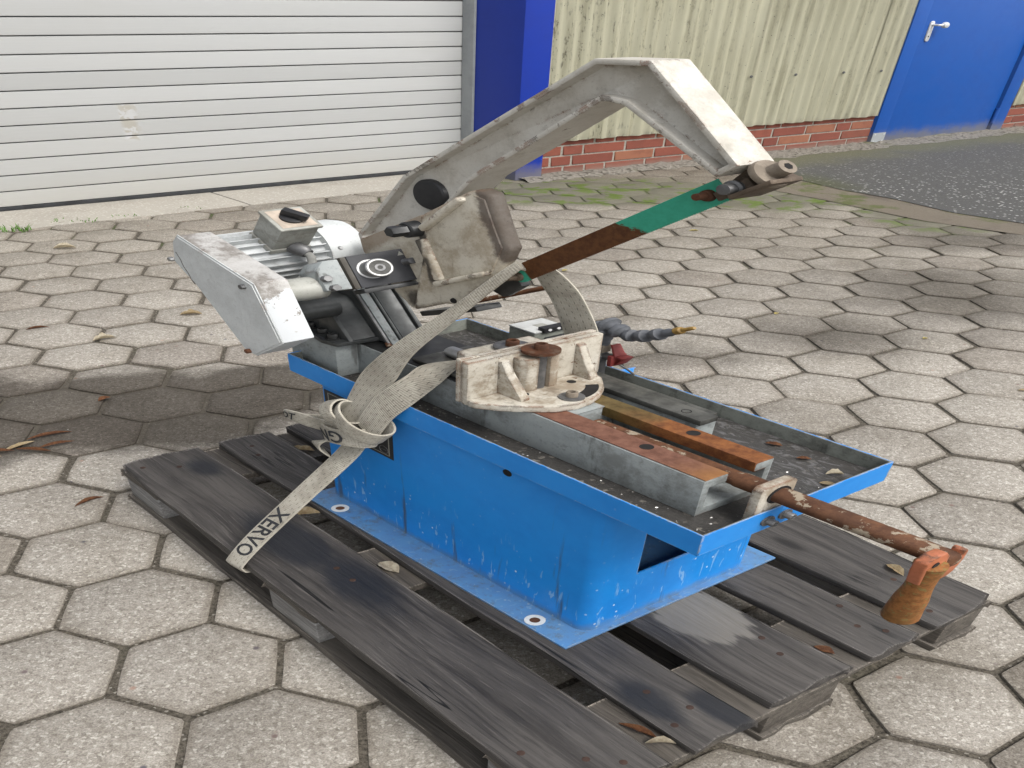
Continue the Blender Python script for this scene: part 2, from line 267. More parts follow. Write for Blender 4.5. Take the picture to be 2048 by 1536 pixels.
def m_rail():   # far rail: oily ochre at the saw end, rusting toward the free end
    n = NT('rail_rust_gradient'); v = n.co(M); x, y, z = n.sep(v); f = n.no(v, 55, 6, .75); t = n.mr(n.ma('ADD', x, n.ma('MULTIPLY', n.no(v, 14, 4, .6), .12)), -.09, .0)
    c = n.mx(n.mr(f, .3, .7), (.085, .055, .016), (.17, .12, .045)); r = n.mx(n.mr(f, .3, .68), (.12, .036, .010), (.27, .10, .028)); c = n.mx(t, c, r)
    return n.done(c, n.mr(t, 0, 1, .35, .75), .2, n.bump(f, .3, .0015), .5)
def m_top():    # near rail: reddish rust, orange toward the free end, oily grey at the saw end
    n = NT('rail_red_rust'); v = n.co(M); x, y, z = n.sep(v); f = n.no(v, 60, 6, .75); g = n.no(v, 14, 4, .6)
    c = n.mx(n.mr(f, .3, .7), (.115, .046, .028), (.21, .098, .064)); c = n.mx(n.ma('MULTIPLY', n.mr(n.ma('ADD', x, n.ma('MULTIPLY', g, .12)), .06, .14), 1), c, n.mx(f, (.18, .065, .02), (.34, .165, .055)))
    c = n.mx(n.mr(n.ma('ADD', x, n.ma('MULTIPLY', g, .1)), -.20, -.30), c, (.055, .052, .048))
    return n.done(c, .6, .1, n.bump(f, .3, .0015), .45)
def m_trayfloor():
    n = NT('tray_floor_sludge'); v = n.co(M); f = n.no(v, 120, 5, .75); g = n.no(n.scl(v, (30, 60, 10)), 1, 5, .7, 1.2); gx = n.sep(n.vo(v, 190, 'Color'))[0]
    c = n.mx(f, (.03, .028, .026), (.075, .07, .064)); x, y, z = n.sep(v); far = n.mr(y, .21, .28); c = n.mx(n.ma('MULTIPLY', n.mr(g, .5, .62), n.ma('MULTIPLY', far, .75)), c, (.17, .165, .165))
    near = n.mr(y, .12, .06); c = n.mx(n.ma('MULTIPLY', n.mr(gx, .93, .97), n.ma('ADD', n.ma('MULTIPLY', near, .3), .12)), c, (.35, .32, .27))
    return n.done(c, n.mr(g, .4, .6, .55, .3), 0, n.bump(n.ma('ADD', f, g), .5, .004), .5)
def m_blade():
    n = NT('blade_green_paint_and_rust'); v = n.co(M); x, y, z = n.sep(v); d = n.ma('ADD', n.ma('MULTIPLY', x, .741), n.ma('MULTIPLY', z, .671)); q = n.ma('SUBTRACT', n.ma('MULTIPLY', z, .741), n.ma('MULTIPLY', x, .671))
    nz = n.ma('MULTIPLY', n.ma('SUBTRACT', n.no(n.scl(v, (70, 70, 160)), 1, 5, .7), .5), .06); t = n.ma('ADD', n.ma('ADD', d, nz), n.ma('MULTIPLY', n.ma('SUBTRACT', .80, q), -.9))
    f = n.no(v, 90, 5, .7); ru = n.mx(n.mr(f, .3, .7), (.075, .026, .008), (.14, .055, .018)); ge = n.mx(n.mr(f, .3, .7), (.040, .34, .22), (.050, .40, .265))
    g = n.mr(t, .476, .484); e0 = n.mr(d, .297, .293); g = n.ma('MAXIMUM', g, e0); c = n.mx(g, ru, ge); ch = n.no(v, 120, 4, .7); c = n.mx(n.mr(ch, .76, .78), c, (.03, .04, .03))
    return n.done(c, .5, .1, n.bump(f, .08, .001), .4)
def m_strap():
    n = NT('webbing'); u = n.uv(); x, y, _ = n.sep(u); f = n.no(n.scl(u, (420, 420, 1)), 1, 3, .7); d = n.no(n.co(M), 14, 5, .7); d2 = n.no(n.co(M), 45, 4, .7)
    c = n.mx(n.mr(d, .35, .7), (.50, .47, .40), (.31, .285, .235)); c = n.mx(n.ma('MULTIPLY', f, .25), c, (.17, .15, .12)); c = n.mx(n.ma('MULTIPLY', n.mr(d2, .58, .7), .35), c, (.17, .155, .13))
    row = n.ma('MULTIPLY', y, 5.0); ri = n.ma('FLOOR', row); rf = n.ma('FRACT', row); cf = n.ma('FRACT', n.ma('ADD', n.ma('MULTIPLY', x, 62), n.ma('MULTIPLY', ri, .37)))
    da = n.ma('MULTIPLY', n.ma('LESS_THAN', n.ma('ABSOLUTE', n.ma('SUBTRACT', rf, .5)), .055), n.ma('LESS_THAN', cf, .36)); c = n.mx(n.ma('MULTIPLY', da, .7), c, (.04, .037, .033))
    h = n.ma('ADD', n.ma('SINE', n.ma('MULTIPLY', x, 1500)), n.ma('MULTIPLY', n.ma('SINE', n.ma('MULTIPLY', y, 80)), .4)); edge = n.mr(n.ma('ABSOLUTE', n.ma('SUBTRACT', y, .5)), .44, .5); c = n.mx(n.ma('MULTIPLY', edge, .4), c, (.55, .51, .42))
    return n.done(c, .9, 0, n.bump(n.ma('ADD', h, f), .35, .0012), .25)
def m_plate():
    n = NT('name_plate_black'); u = n.uv(); x, y, _ = n.sep(u); b = n.ma('MAXIMUM', n.ma('ABSOLUTE', n.ma('SUBTRACT', x, .5)), n.ma('ABSOLUTE', n.ma('SUBTRACT', y, .5)))
    ln = n.ma('MULTIPLY', n.ma('GREATER_THAN', b, .445), n.ma('LESS_THAN', b, .46)); c = n.mx(ln, (.022, .022, .022), (.34, .33, .28))
    ru = n.ma('MULTIPLY', n.ma('LESS_THAN', n.ma('FRACT', n.ma('MULTIPLY', y, 16)), .10), n.ma('MULTIPLY', n.ma('GREATER_THAN', y, .45), n.ma('LESS_THAN', b, .41))); c = n.mx(n.ma('MULTIPLY', ru, .5), c, (.16, .15, .13))
    f = n.no(n.co(M), 40, 5, .7); c = n.mx(n.ma('MULTIPLY', n.mr(f, .5, .7), .35), c, (.06, .05, .04)); return n.done(c, .4, 0, None, .5)
def m_leaf(name, a, b):
    n = NT(name); g = n.n('ShaderNodeNewGeometry'); f = n.no(g.outputs['Position'], 90, 4, .7); return n.done(n.mx(n.mr(f, .3, .7), a, b), .75, 0, n.bump(f, .3, .002), .3)

X = {}
X['paver'] = m_paver(); X['joint'] = m_joint(); X['conc'] = m_conc(); X['asph'] = m_asphalt(); X['dirt'] = m_dirt(); X['rubble'] = m_rubble()
X['alu'] = m_alu(); X['post'] = m_paint('cobalt_post_paint', (.005, .034, .34), (.004, .026, .27), .32, 3, WA, .1); X['door'] = m_paint('blue_door_paint', (.002, .082, .38), (.002, .062, .31), .38, 3, WA, .08)
X['clad'] = m_clad(); X['brick'] = m_brick(); X['mortar'] = m_simple('mortar', (.40, .37, .32), .9, 0, .2, WA, 60, .4, .003, .2)
X['galv'] = m_simple('galvanised_steel', (.36, .38, .39), .6, .1, .12, WA, 6, .03); X['rubber'] = m_simple('rubber_seal', (.03, .032, .035), .6, 0, .3, WA, 20); X['chrome'] = m_simple('satin_aluminium', (.72, .72, .72), .35, .3, .08, WA, 20, .03)
X['wood'] = m_wood('weathered_board', (.038, .034, .0315), (.088, .080, .073)); X['woodlow'] = m_wood('lower_pallet_wood', (.06, .052, .043), (.12, .105, .088), False)  # lower boards and blocks: browner and lighter than the top boards
X['endgrain'] = m_wood('grey_block_wood', (.14, .135, .13), (.28, .275, .265), False)
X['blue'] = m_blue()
X['bow'] = m_cast('off_white_casting', (.62, .595, .535), (.53, .50, .44), (.33, .295, .235), .32, .75, .95, .25)
X['house'] = m_cast('beige_greasy_casting', (.64, .595, .50), (.54, .49, .39), (.23, .155, .085), .42, .6, .9, .5)
X['jaw'] = m_cast('chipped_white_casting', (.60, .565, .49), (.45, .41, .335), (.19, .13, .075), .6, 1., 1.9, .6)
X['grey'] = m_cast('grey_hammered_paint', (.33, .355, .35), (.26, .285, .285), (.12, .115, .10), .5, .12, .7, 1.)
X['grey2'] = m_cast('grey_bed_side_paint', (.33, .355, .35), (.26, .285, .285), (.12, .115, .10), .5, .1, 0., 1.)
X['lining'] = m_cast('tray_lining', (.27, .285, .25), (.20, .21, .185), (.06, .058, .05), .5, .3, .3, .8)
X['cover'] = m_cast('pale_grey_cover_paint', (.64, .66, .65), (.57, .59, .585), (.30, .28, .25), .12, .1, .5, .1)
X['covert'] = m_cast('grimy_cover_rim', (.50, .49, .47), (.40, .385, .36), (.16, .14, .12), .8, .2, .6, .1, .765)
X['motor'] = m_cast('motor_grey', (.58, .60, .60), (.48, .50, .50), (.22, .21, .195), .3, .1, .3, .2)
X['swbox'] = m_cast('switch_box_grey', (.40, .40, .36), (.32, .32, .285), (.19, .175, .14), .45, .2, .3, .2)
X['dark'] = m_simple('oily_dark_casting', (.045, .046, .046), .30, .2, .35, M, 16, .1, .002); X['mid'] = m_simple('oily_grey_casting', (.085, .09, .09), .36, .25, .35, M, 20, .1, .002)
X['black'] = m_simple('black_plastic', (.022, .022, .024), .42, 0, .2, M, 40, .05); X['slate'] = m_simple('dark_anodised_plate', (.042, .043, .048), .42, .1, .2, M, 9, .04); X['brownside'] = m_simple('brown_plate_edge', (.05, .042, .03), .5, 0, .2, M, 20)
X['steel'] = m_simple('worn_steel', (.46, .46, .45), .36, .8, .15, M, 50, .05); X['gsteel'] = m_simple('grey_steel', (.20, .20, .20), .4, .6, .25, M, 40, .1); X['oilplate'] = m_simple('oily_steel_plate', (.13, .128, .115), .36, .3, .45, M, 22, .08)
X['hole'] = m_simple('hole_shadow', (.012, .010, .009), .8, 0, .2, M, 40)  # near-black colour standing in for the shade inside holes, sockets and slots
X['rust'] = m_rust('brown_rust', (.085, .034, .016), (.17, .075, .035), (.06, .026, .014), (.36, .30, .22), .95); X['rustbolt'] = m_rust('dark_rust', (.07, .028, .014), (.14, .055, .025), (.05, .028, .02), (.18, .14, .10), .3)
X['nail'] = m_simple('dark_nail', (.06, .032, .022), .7, .2, .3, PL, 60); X['railfar'] = m_rail(); X['railnear'] = m_top(); X['floor'] = m_trayfloor(); X['blade'] = m_blade(); X['tens'] = m_rust('brown_steel', (.095, .07, .05), (.16, .12, .085), (.06, .042, .03), (.24, .19, .14), .3)
X['washer'] = m_rust('tan_steel', (.20, .165, .125), (.28, .235, .185), (.13, .10, .075), (.35, .3, .24), .3)
X['strap'] = m_strap(); X['ink'] = m_simple('strap_print', (.035, .037, .042), .85, 0, .3, M, 120, .1); X['plate'] = m_plate()
X['orange'] = m_cast('chipped_orange_paint', (.50, .17, .085), (.38, .115, .05), (.24, .10, .035), .5, .6, 1., .2); X['grip'] = m_rust('rusty_orange_grip', (.19, .075, .02), (.36, .15, .045), (.12, .075, .02), (.22, .18, .06), .8, M, 110)
X['red'] = m_simple('red_plastic', (.30, .045, .04), .5, 0, .3, M, 30); X['hose'] = m_simple('grey_hose_plastic', (.115, .122, .135), .55, 0, .2, M, 60); X['amber'] = m_simple('amber_nozzle', (.42, .25, .055), .4, 0, .4, M, 60); X['cable'] = m_simple('grey_cable', (.26, .26, .24), .6, 0, .2, M, 40)
X['swtop'] = m_simple('white_plastic', (.60, .61, .59), .5, 0, .15, M, 30); X['panel'] = m_simple('switch_face', (.56, .47, .38), .5, 0, .2, M, 40)
X['leafbeige'] = m_leaf('dry_beige_leaf', (.55, .46, .30), (.38, .27, .14)); X['leafbrown'] = m_leaf('dry_brown_leaf', (.26, .12, .055), (.13, .055, .03)); X['leafyellow'] = m_leaf('yellow_leaf', (.62, .55, .22), (.5, .40, .14)); X['leafpale'] = m_leaf('pale_leaf', (.72, .66, .52), (.5, .42, .3))
X['grass'] = m_leaf('grass_blades', (.07, .17, .02), (.13, .26, .05)); X['chips'] = m_simple('steel_chips', (.45, .44, .42), .35, .6, .3, M, 200); X['grit'] = m_leaf('pale_grit', (.46, .43, .38), (.32, .29, .25))

# ------------------------------------------------------------------ mesh helpers (all in metres of the frame)
C = sc.collection; LOC = {}
def put(o, wloc, parent=None):
    C.objects.link(o); LOC[o] = wloc
    if parent is not None: o.parent = parent; o.location = wloc - LOC[parent]
    else: o.location = wloc
    return o
def tag(o, label=None, cat=None, group=None, kind=None):
    for k, v in (('label', label), ('category', cat), ('group', group), ('kind', kind)):
        if v: o[k] = v
    return o
def thing(name, label, cat, F, p, group=None):
    return tag(put(bpy.data.objects.new(name, None), F.w(p)), label, cat, group)
def to_mesh(name, bm, mat, F, org, bevel=0, seg=2, ang=38):
    if bevel:
        bm.normal_update()
        ed = [e for e in bm.edges if len(e.link_faces) == 2 and e.calc_face_angle(0) > math.radians(28)]
        bmesh.ops.bevel(bm, geom=ed, offset=bevel, segments=seg, profile=.6, affect='EDGES', clamp_overlap=True)
    bmesh.ops.recalc_face_normals(bm, faces=bm.faces)
    for f in bm.faces: f.smooth = True
    for e in bm.edges: e.smooth = len(e.link_faces) == 2 and e.calc_face_angle(9) < math.radians(ang)
    o0 = Vector(org); A = F.A
    for v in bm.verts: v.co = A @ (v.co - o0)
    me = bpy.data.meshes.new(name); bm.to_mesh(me); bm.free(); me.materials.append(mat); return me
def obj(name, bm, mat, F, parent=None, bevel=0, seg=2, ang=38, org=None):
    if org is None:
        xs = [v.co for v in bm.verts]; lo = [min(q[k] for q in xs) for k in range(3)]; hi = [max(q[k] for q in xs) for k in range(3)]
        org = ((lo[0]+hi[0])/2, (lo[1]+hi[1])/2, lo[2])
    me = to_mesh(name, bm, X[mat], F, org, bevel, seg, ang)
    return put(bpy.data.objects.new(name, me), F.w(org), parent)
def B(): return bmesh.new()
def box(bm, x0, x1, y0, y1, z0, z1):
    vs_ = [bm.verts.new((x, y, z)) for x in (x0, x1) for y in (y0, y1) for z in (z0, z1)]
    for f in ((0, 1, 3, 2), (4, 6, 7, 5), (0, 4, 5, 1), (2, 3, 7, 6), (0, 2, 6, 4), (1, 5, 7, 3)): bm.faces.new([vs_[k] for k in f])
    return bm
def ext(bm, poly, vec):
    vec = Vector(vec); a = [bm.verts.new(p) for p in poly]; b = [bm.verts.new(Vector(p)+vec) for p in poly]; n = len(a)
    bm.faces.new(a); bm.faces.new(b[::-1])
    for k in range(n): bm.faces.new((a[k], b[k], b[(k+1) % n], a[(k+1) % n]))
    return bm
def pry(bm, pts, y0, y1): return ext(bm, [(x, y0, z) for x, z in pts], (0, y1-y0, 0))
def prx(bm, pts, x0, x1): return ext(bm, [(x0, y, z) for y, z in pts], (x1-x0, 0, 0))
def prz(bm, pts, z0, z1): return ext(bm, [(x, y, z0) for x, y in pts], (0, 0, z1-z0))
def basis(d):
    d = Vector(d).normalized(); a = Vector((0, 0, 1)) if abs(d.z) < .9 else Vector((1, 0, 0)); u = d.cross(a).normalized(); return d, u, d.cross(u)
def lathe(bm, p, d, prof, n=24, closed=True):     # prof: (distance along d, radius)
    p = Vector(p); d, u, v = basis(d); rings = []
    for t, r in prof: rings.append([bm.verts.new(p+d*t+(u*math.cos(a)+v*math.sin(a))*r) for a in (2*math.pi*k/n for k in range(n))])
    for A, Q in zip(rings, rings[1:]):
        for k in range(n): bm.faces.new((A[k], A[(k+1) % n], Q[(k+1) % n], Q[k]))
    if closed: bm.faces.new(rings[0][::-1]); bm.faces.new(rings[-1])
    return bm
def cyl(bm, p0, p1, r, n=24, r1=None):
    d = Vector(p1)-Vector(p0); return lathe(bm, p0, d, [(0, r), (d.length, r if r1 is None else r1)], n)
def ringd(bm, p, d, r0, r1, h, n=24):             # washer
    p = Vector(p); d, u, v = basis(d); R = []
    for t, r in ((0, r0), (0, r1), (h, r1), (h, r0)): R.append([bm.verts.new(p+d*t+(u*math.cos(a)+v*math.sin(a))*r) for a in (2*math.pi*k/n for k in range(n))])
    for i in range(4):
        A, Q = R[i], R[(i+1) % 4]
        for k in range(n): bm.faces.new((A[k], A[(k+1) % n], Q[(k+1) % n], Q[k]))
    return bm
def cr(P, t):                                     # catmull-rom through vectors
    n = len(P)-1; x = min(max(t*n, 0), n-1e-6); i = int(x); f = x-i
    a, b, c, d = P[max(i-1, 0)], P[i], P[i+1], P[min(i+2, n)]
    return .5*((2*b)+(c-a)*f+(2*a-5*b+4*c-d)*f*f+(3*b-3*c+d-a)*f**3)
def tube(bm, pts, r, n=10, steps=24):
    P = [Vector(p) for p in pts]; S = [cr(P, k/steps) for k in range(steps+1)]; rings = []; u = None
    for k, s in enumerate(S):
        d = (S[min(k+1, steps)]-S[max(k-1, 0)]).normalized()
        u = basis(d)[1] if u is None else (u-d*u.dot(d)).normalized()
        v = d.cross(u); rr = r(k/steps) if callable(r) else r
        rings.append([bm.verts.new(s+(u*math.cos(a)+v*math.sin(a))*rr) for a in (2*math.pi*j/n for j in range(n))])
    for A, Q in zip(rings, rings[1:]):
        for k in range(n): bm.faces.new((A[k], A[(k+1) % n], Q[(k+1) % n], Q[k]))
    bm.faces.new(rings[0][::-1]); bm.faces.new(rings[-1]); return bm
def offset(pts, t):                               # inward for counter-clockwise
    n = len(pts); out = []
    for k in range(n):
        p, c, q = Vector(pts[k-1]), Vector(pts[k]), Vector(pts[(k+1) % n]); a = (c-p).normalized(); b = (q-c).normalized()
        na, nb = Vector((-a.y, a.x)), Vector((-b.y, b.x)); m = (na+nb); m = m/max(.35, m.length_squared)*2
        out.append(tuple(c+m*t))
    return out
def ccw(pts):
    s = sum(a[0]*b[1]-b[0]*a[1] for a, b in zip(pts, pts[1:]+pts[:1])); return pts if s > 0 else pts[::-1]
def hexbolt(bm, p, d, r, h, n=6): return lathe(bm, p, d, [(0, r), (h*.85, r), (h, r*.85)], n)
def capbolt(name, F, p, d, r, parent, mat='rustbolt', washer=0, wm=None):
    p = Vector(p); dn = Vector(d).normalized(); bm = B(); q = p
    if washer: ringd(bm, p, d, r*.4, washer, r*.35); q = p+dn*r*.35
    lathe(bm, q, d, [(0, r), (r*1.3, r), (r*1.45, r*.9), (r*1.45, r*.55), (r*.9, r*.5)], 20, False)
    o = obj(name, bm, mat, F, parent); b2 = B(); lathe(b2, q+dn*r*.85, d, [(0, r*.52), (r*.06, r*.52)], 6); obj('socket', b2, 'hole', F, o); return o

# ------------------------------------------------------------------ ground
gb = B(); S_ = 90; gb.faces.new([gb.verts.new(p) for p in ((-S_, -S_, -.06), (S_, -S_, -.06), (S_, S_, -.06), (-S_, S_, -.06))])
tag(obj('ground', gb, 'joint', G, org=(0, 0, -.06)), kind='structure')
pb = B(); pb.faces.new([pb.verts.new(p) for p in ((-5, -3, -.0075), (4.2, -3, -.0075), (4.2, 6.0, -.0075), (-5, 6.0, -.0075))])
paving = tag(obj('paving', pb, 'joint', G, org=(0, 0, -.0075)), kind='structure')
s_ = .127
def hexmesh(i):
    rnd = random.Random(100+i); bm = B(); top = []; up = []; lowr = []; n = 6; pts = []
    tl = (rnd.uniform(-.02, .02), rnd.uniform(-.02, .02)); ro = rnd.uniform(-.018, .018)
    R_ = s_-rnd.uniform(.0032, .006)
    for k in range(6):
        a = math.radians(30+60*k)+ro; b = math.radians(90+60*k)+ro; p = Vector((math.cos(a), math.sin(a)))*R_; q = Vector((math.cos(b), math.sin(b)))*R_
        for t in (.035, .3, .6, .965):
            e = p.lerp(q, t)*(1+rnd.uniform(-.010, .004)-(.03*rnd.random() if t in (.035, .965) and rnd.random() < .22 else 0)); pts.append(e)
    zz = lambda e: e.x*tl[0]+e.y*tl[1]
    A = [bm.verts.new((*(e*.955), zz(e)+rnd.uniform(-.0004, .0004))) for e in pts]; Q = [bm.verts.new((*(e*.99), zz(e)-.0022)) for e in pts]; L = [bm.verts.new((*e, -.03)) for e in pts]; N = len(pts)
    bm.faces.new(A)
    for U, V in ((A, Q), (Q, L)):
        for k in range(N): bm.faces.new((U[k], V[k], V[(k+1) % N], U[(k+1) % N]))
    return bm
hexv = [hexmesh(i) for i in range(14)]
R3 = cam.rotation_euler.to_matrix()
def proj(wp):
    q = R3.transposed() @ (wp-cam.location); f = 21.869/36
    return (.5+f*q.x/-q.z, .5+f*q.y/-q.z*4/3, -q.z) if q.z < -.05 else (9, 9, 9)
ASPH = [(2.34, 4.75), (2.36, 4.35), (2.47, 4.02), (2.62, 3.76), (2.73, 3.42), (2.95, 3.12), (3.4, 2.62), (4.0, 2.0), (6, .2)]
def aslim(y):
    P = ASPH[::-1]
    for (x0, y0), (x1, y1) in zip(P, P[1:]):
        if y0 <= y <= y1: return x0+(x1-x0)*(y-y0)/(y1-y0)
    return 2.34 if y > 4 else 6
vis, rest = [], []
for r in range(-14, 34):
    for q in range(-40, 40):
        c = Vector((math.sqrt(3)*s_*(q+r/2), 1.5*s_*r, 0))
        if c.x < -3.2 or c.x > aslim(c.y)+.02: continue
        wv = WA.I @ (W @ c - WA.b)
        if wv.y > (.24 if wv.x < 0 else .12): continue
        u, v, d = proj(W @ c)
        if -.14 < u < 1.14 and -.16 < v < 1.1:
            a = (-.04 < u < 1.04 and -.06 < v < 1.02); (vis if a else rest).append((d, c))
        elif d == 9 or not (-.8 < u < 1.8 and -1 < v < 1.2): continue
        else: rest.append((d, c))
vis.sort(key=lambda t: t[0]); rest += vis[300:]; vis = vis[:300]
hm = []
for b_ in hexv:
    hm.append(to_mesh('paver', b_.copy(), X['paver'], G, (0, 0, 0)))
rp = random.Random(3)
for d, c in vis:
    o = bpy.data.objects.new('paver', rp.choice(hm)); put(o, W @ (c+Vector((rp.uniform(-.003, .003), rp.uniform(-.003, .003), rp.uniform(-.0018, .0018)))), paving)
fb = B()
for d, c in rest:
    src = rp.choice(hexv); mp_ = {}
    for v in src.verts: mp_[v] = fb.verts.new(v.co+c)
    for f in src.faces: fb.faces.new([mp_[v] for v in f.verts])
tag(obj('paver_field', fb, 'paver', G, paving, org=(0, 0, -.03)), kind='stuff')
for b_ in hexv: b_.free()
# concrete strip along the roller door, dirt edge, asphalt, rubble along the wall foot
cb = B()
for k, (u0, u1) in enumerate(((-6.2, -2.46), (-2.452, -1.35), (-1.342, -.2), (-.192, .02))): ext(cb, [(u0, .03+.03*(u0+2.2), .004), (u1, .03+.03*(u1+2.2), .004), (u1, .62, .006), (u0, .62, .006)], (0, 0, -.08))
tag(obj('threshold_strip', cb, 'conc', WA, bevel=.004, org=(0, .3, 0)), kind='structure')
db = B(); rd = random.Random(5); inner = [(2.14, 4.72), (2.12, 4.3), (2.16, 4.0), (2.31, 3.76), (2.41, 3.52), (2.53, 3.25), (2.78, 2.98), (3.2, 2.5), (3.85, 1.85), (5.9, 0)]
outl = [(2.40, 4.75)]+[(x+.06, y) for x, y in ASPH]
V0 = [[db.verts.new((a[0]+(b[0]-a[0])*t+rd.uniform(-.015, .015), a[1]+(b[1]-a[1])*t, .003 if t in (0,) else .0075+rd.uniform(-.001, .002))) for t in (0, .33, .66, 1)] for a, b in zip(inner, outl)]
for A, Q in zip(V0, V0[1:]):
    for k in range(3): db.faces.new((A[k], A[k+1], Q[k+1], Q[k]))
tag(obj('dirt_edge', db, 'dirt', G, org=(2.3, 3.8, 0)), kind='structure')
ab = B(); far = [WA.R @ Vector((u, .03, 0))+WA.o for u in (1.55, 2.4, 3.5, 5.0, 9.0)]
ap = [(x, y, .012) for x, y in ASPH]+[(12, -2, .012), (14, 8, .012)]+[(f.x, f.y, .012) for f in far[::-1]]
ab.faces.new([ab.verts.new(p) for p in ap]); tag(obj('asphalt', ab, 'asph', G, org=(3.5, 4, .012)), kind='structure')
rb = B(); rr = random.Random(11); us = [.02+.06*k for k in range(88)]; prev = None
for u in us:
    wd = (.10 if u < 1.4 else .17)+rr.uniform(-.03, .03); h = rr.uniform(.012, .03)
    row = [rb.verts.new((u+rr.uniform(-.02, .02), .06, h+.006)), rb.verts.new((u+rr.uniform(-.02, .02), .02, h)), rb.verts.new((u+rr.uniform(-.02, .02), .0-wd*.5, .012+rr.uniform(.002, .012))), rb.verts.new((u+rr.uniform(-.02, .02), -wd, .0135 if u > 1.4 else .001))]
    if prev:
        for k in range(3): rb.faces.new((prev[k], prev[k+1], row[k+1], row[k]))
    prev = row
tag(obj('wall_foot_rubble', rb, 'rubble', WA, org=(2, 0, 0)), kind='structure')

# ------------------------------------------------------------------ building
bd = thing('workshop_building', 'workshop front with aluminium roller door, cream corrugated cladding, brick plinth and blue side door', 'building', WA, (1, .3, 0))
DV = .42
rd_ = obj('roller_door', box(B(), -6, .06, DV+.014, DV+.03, .02, 3.2), 'rubber', WA, bd)
pf = [(DV+.013, .0), (DV+.004, .0), (DV, .0035), (DV-.0008, .05), (DV, .0935), (DV+.005, .0968), (DV+.013, .0972)]
slm = to_mesh('slat', prx(B(), pf, -6, .03), X['alu'], WA, (-3, DV, 0))
for k in range(17): put(bpy.data.objects.new('slat', slm), WA.w((-3, DV, .031+.1035*k)), rd_)
obj('upper_curtain', box(B(), -6, .03, DV-.002, DV+.012, .031+.1035*17, 3.2), 'alu', WA, rd_)
obj('bottom_seal', pry(B(), [(-6, .0), (.03, .0), (.03, .030), (-6, .030)], DV-.008, DV+.012), 'rubber', WA, rd_, .004)
obj('guide_rail', box(B(), -.018, -.004, .330, DV-.006, .0, 3.2), 'galv', WA, rd_, .002)
po = obj('door_post', box(B(), -.002, .158, -.002, .5, 0, 3.2), 'post', WA, bd, .004)
for z in (.15, .62, 1.15): obj('screw', lathe(B(), (.148, -.002, z), (0, -1, 0), [(0, .005), (.002, .005), (.003, .003)], 10), 'post', WA, po)
obj('lintel', box(B(), -6, .158, 0, .5, 3.2, 3.6), 'post', WA, bd)
BV = .03
pl = obj('brick_plinth', box(B(), .158, 2.742, BV+.006, .24, -.05, .33), 'mortar', WA, bd)
pl2 = obj('brick_plinth', box(B(), 4.178, 8, BV+.006, .24, -.05, .33), 'mortar', WA, bd)
cs = {1: [2.54, 2.265, 1.985, 1.71, 1.43, 1.15, .875, .595, .46, .32], 2: [2.463, 2.183, 1.902, 1.769, 1.49, 1.21, .93, .65, .37, .235], 3: [2.535, 2.394, 2.12, 1.835, 1.555, 1.275, .995, .72, .44, .305], 4: [2.46, 2.173, 1.893, 1.763, 1.485, 1.205, .925, .645, .51, .23]}
zs = {1: (-.012, .066), 2: (.078, .151), 3: (.163, .234), 4: (.246, .318)}
bmc = {}
def brick(u0, u1, z0, z1, par):
    key = (round(u1-u0, 3), z1-z0)
    if key not in bmc: bmc[key] = to_mesh('brick', box(B(), 0, u1-u0, BV, BV+.08, 0, z1-z0), X['brick'], WA, (0, BV, 0), .003, 1)
    put(bpy.data.objects.new('brick', bmc[key]), WA.w((u0, BV+rp.uniform(-.002, .002), z0)), par)
for k, js in cs.items():
    ed = sorted(js+[.158, 2.742])
    for a, b in zip(ed, ed[1:]):
        if b-a > .03: brick(a+(.0075 if a > .16 else 0), b-(.0075 if b < 2.74 else 0), *zs[k], pl)
    x = 4.178; first = True
    while x < 6.6:
        ln = (.20, .14, .27, .10)[k-1] if first else .28; brick(x+.006, x+ln-.006, *zs[k], pl2); x += ln; first = False
def sheet(u0, u1, par, dv=0.):
    bm = B(); N = max(8, int((u1-u0)/.0105)); cols = []
    for k in range(N+1):
        u = u0+(u1-u0)*k/N; ph = math.sin(2*math.pi*u/.0835); v = .006+dv-.0078*(ph if abs(ph) < .8 else math.copysign(.8+(abs(ph)-.8)*.4, ph))
        cols.append([bm.verts.new((u, v, z)) for z in (.285+.003*math.sin(u*31), .289+.003*math.sin(u*31), .5, .9, 3.6)])
    for A, Q in zip(cols, cols[1:]):
        for k in range(4): bm.faces.new((A[k], Q[k], Q[k+1], A[k+1]))
    bmesh.ops.solidify(bm, geom=bm.faces[:], thickness=.0025)
    return obj('cladding_sheet', bm, 'clad', WA, par, ang=60)
for u0, u1, dv, scr in ((.160, .56, 0, (.30,)), (.545, 1.53, .0015, (.80, 1.152, 1.50)), (1.515, 2.50, 0, (1.85, 2.254)), (2.485, 2.74, .0015, (2.592,)), (4.18, 5.2, 0, (4.5,)), (5.185, 8, 0.0015, ())):
    sh = sheet(u0, u1, bd, dv)
    for u in scr:
        bm = B(); ringd(bm, (u, -.004, .718), (0, -1, 0), .001, .011, .002, 12); hexbolt(bm, (u, -.006, .718), (0, -1, 0), .0065, .006); obj('screw', bm, 'gsteel', WA, sh)
dr = obj('side_door', box(B(), 2.876, 4.035, .028, .07, .012, 2.1), 'door', WA, bd, .002)
for n_, b_ in (('door_frame', (2.742, 2.868, .005, .1, .0, 2.15)), ('door_frame', (4.045, 4.178, .005, .1, .0, 2.15)), ('door_head', (2.742, 4.178, .004, .1, 2.1501, 2.26))): obj(n_, box(B(), *b_), 'door', WA, dr, .002)
obj('threshold_gap', box(B(), 2.868, 4.045, .045, .2, 0, .02), 'rubber', WA, dr)
gp = obj('kick_plate', box(B(), 2.741, 2.866, .0015, .0045, .0, .112), 'galv', WA, dr)
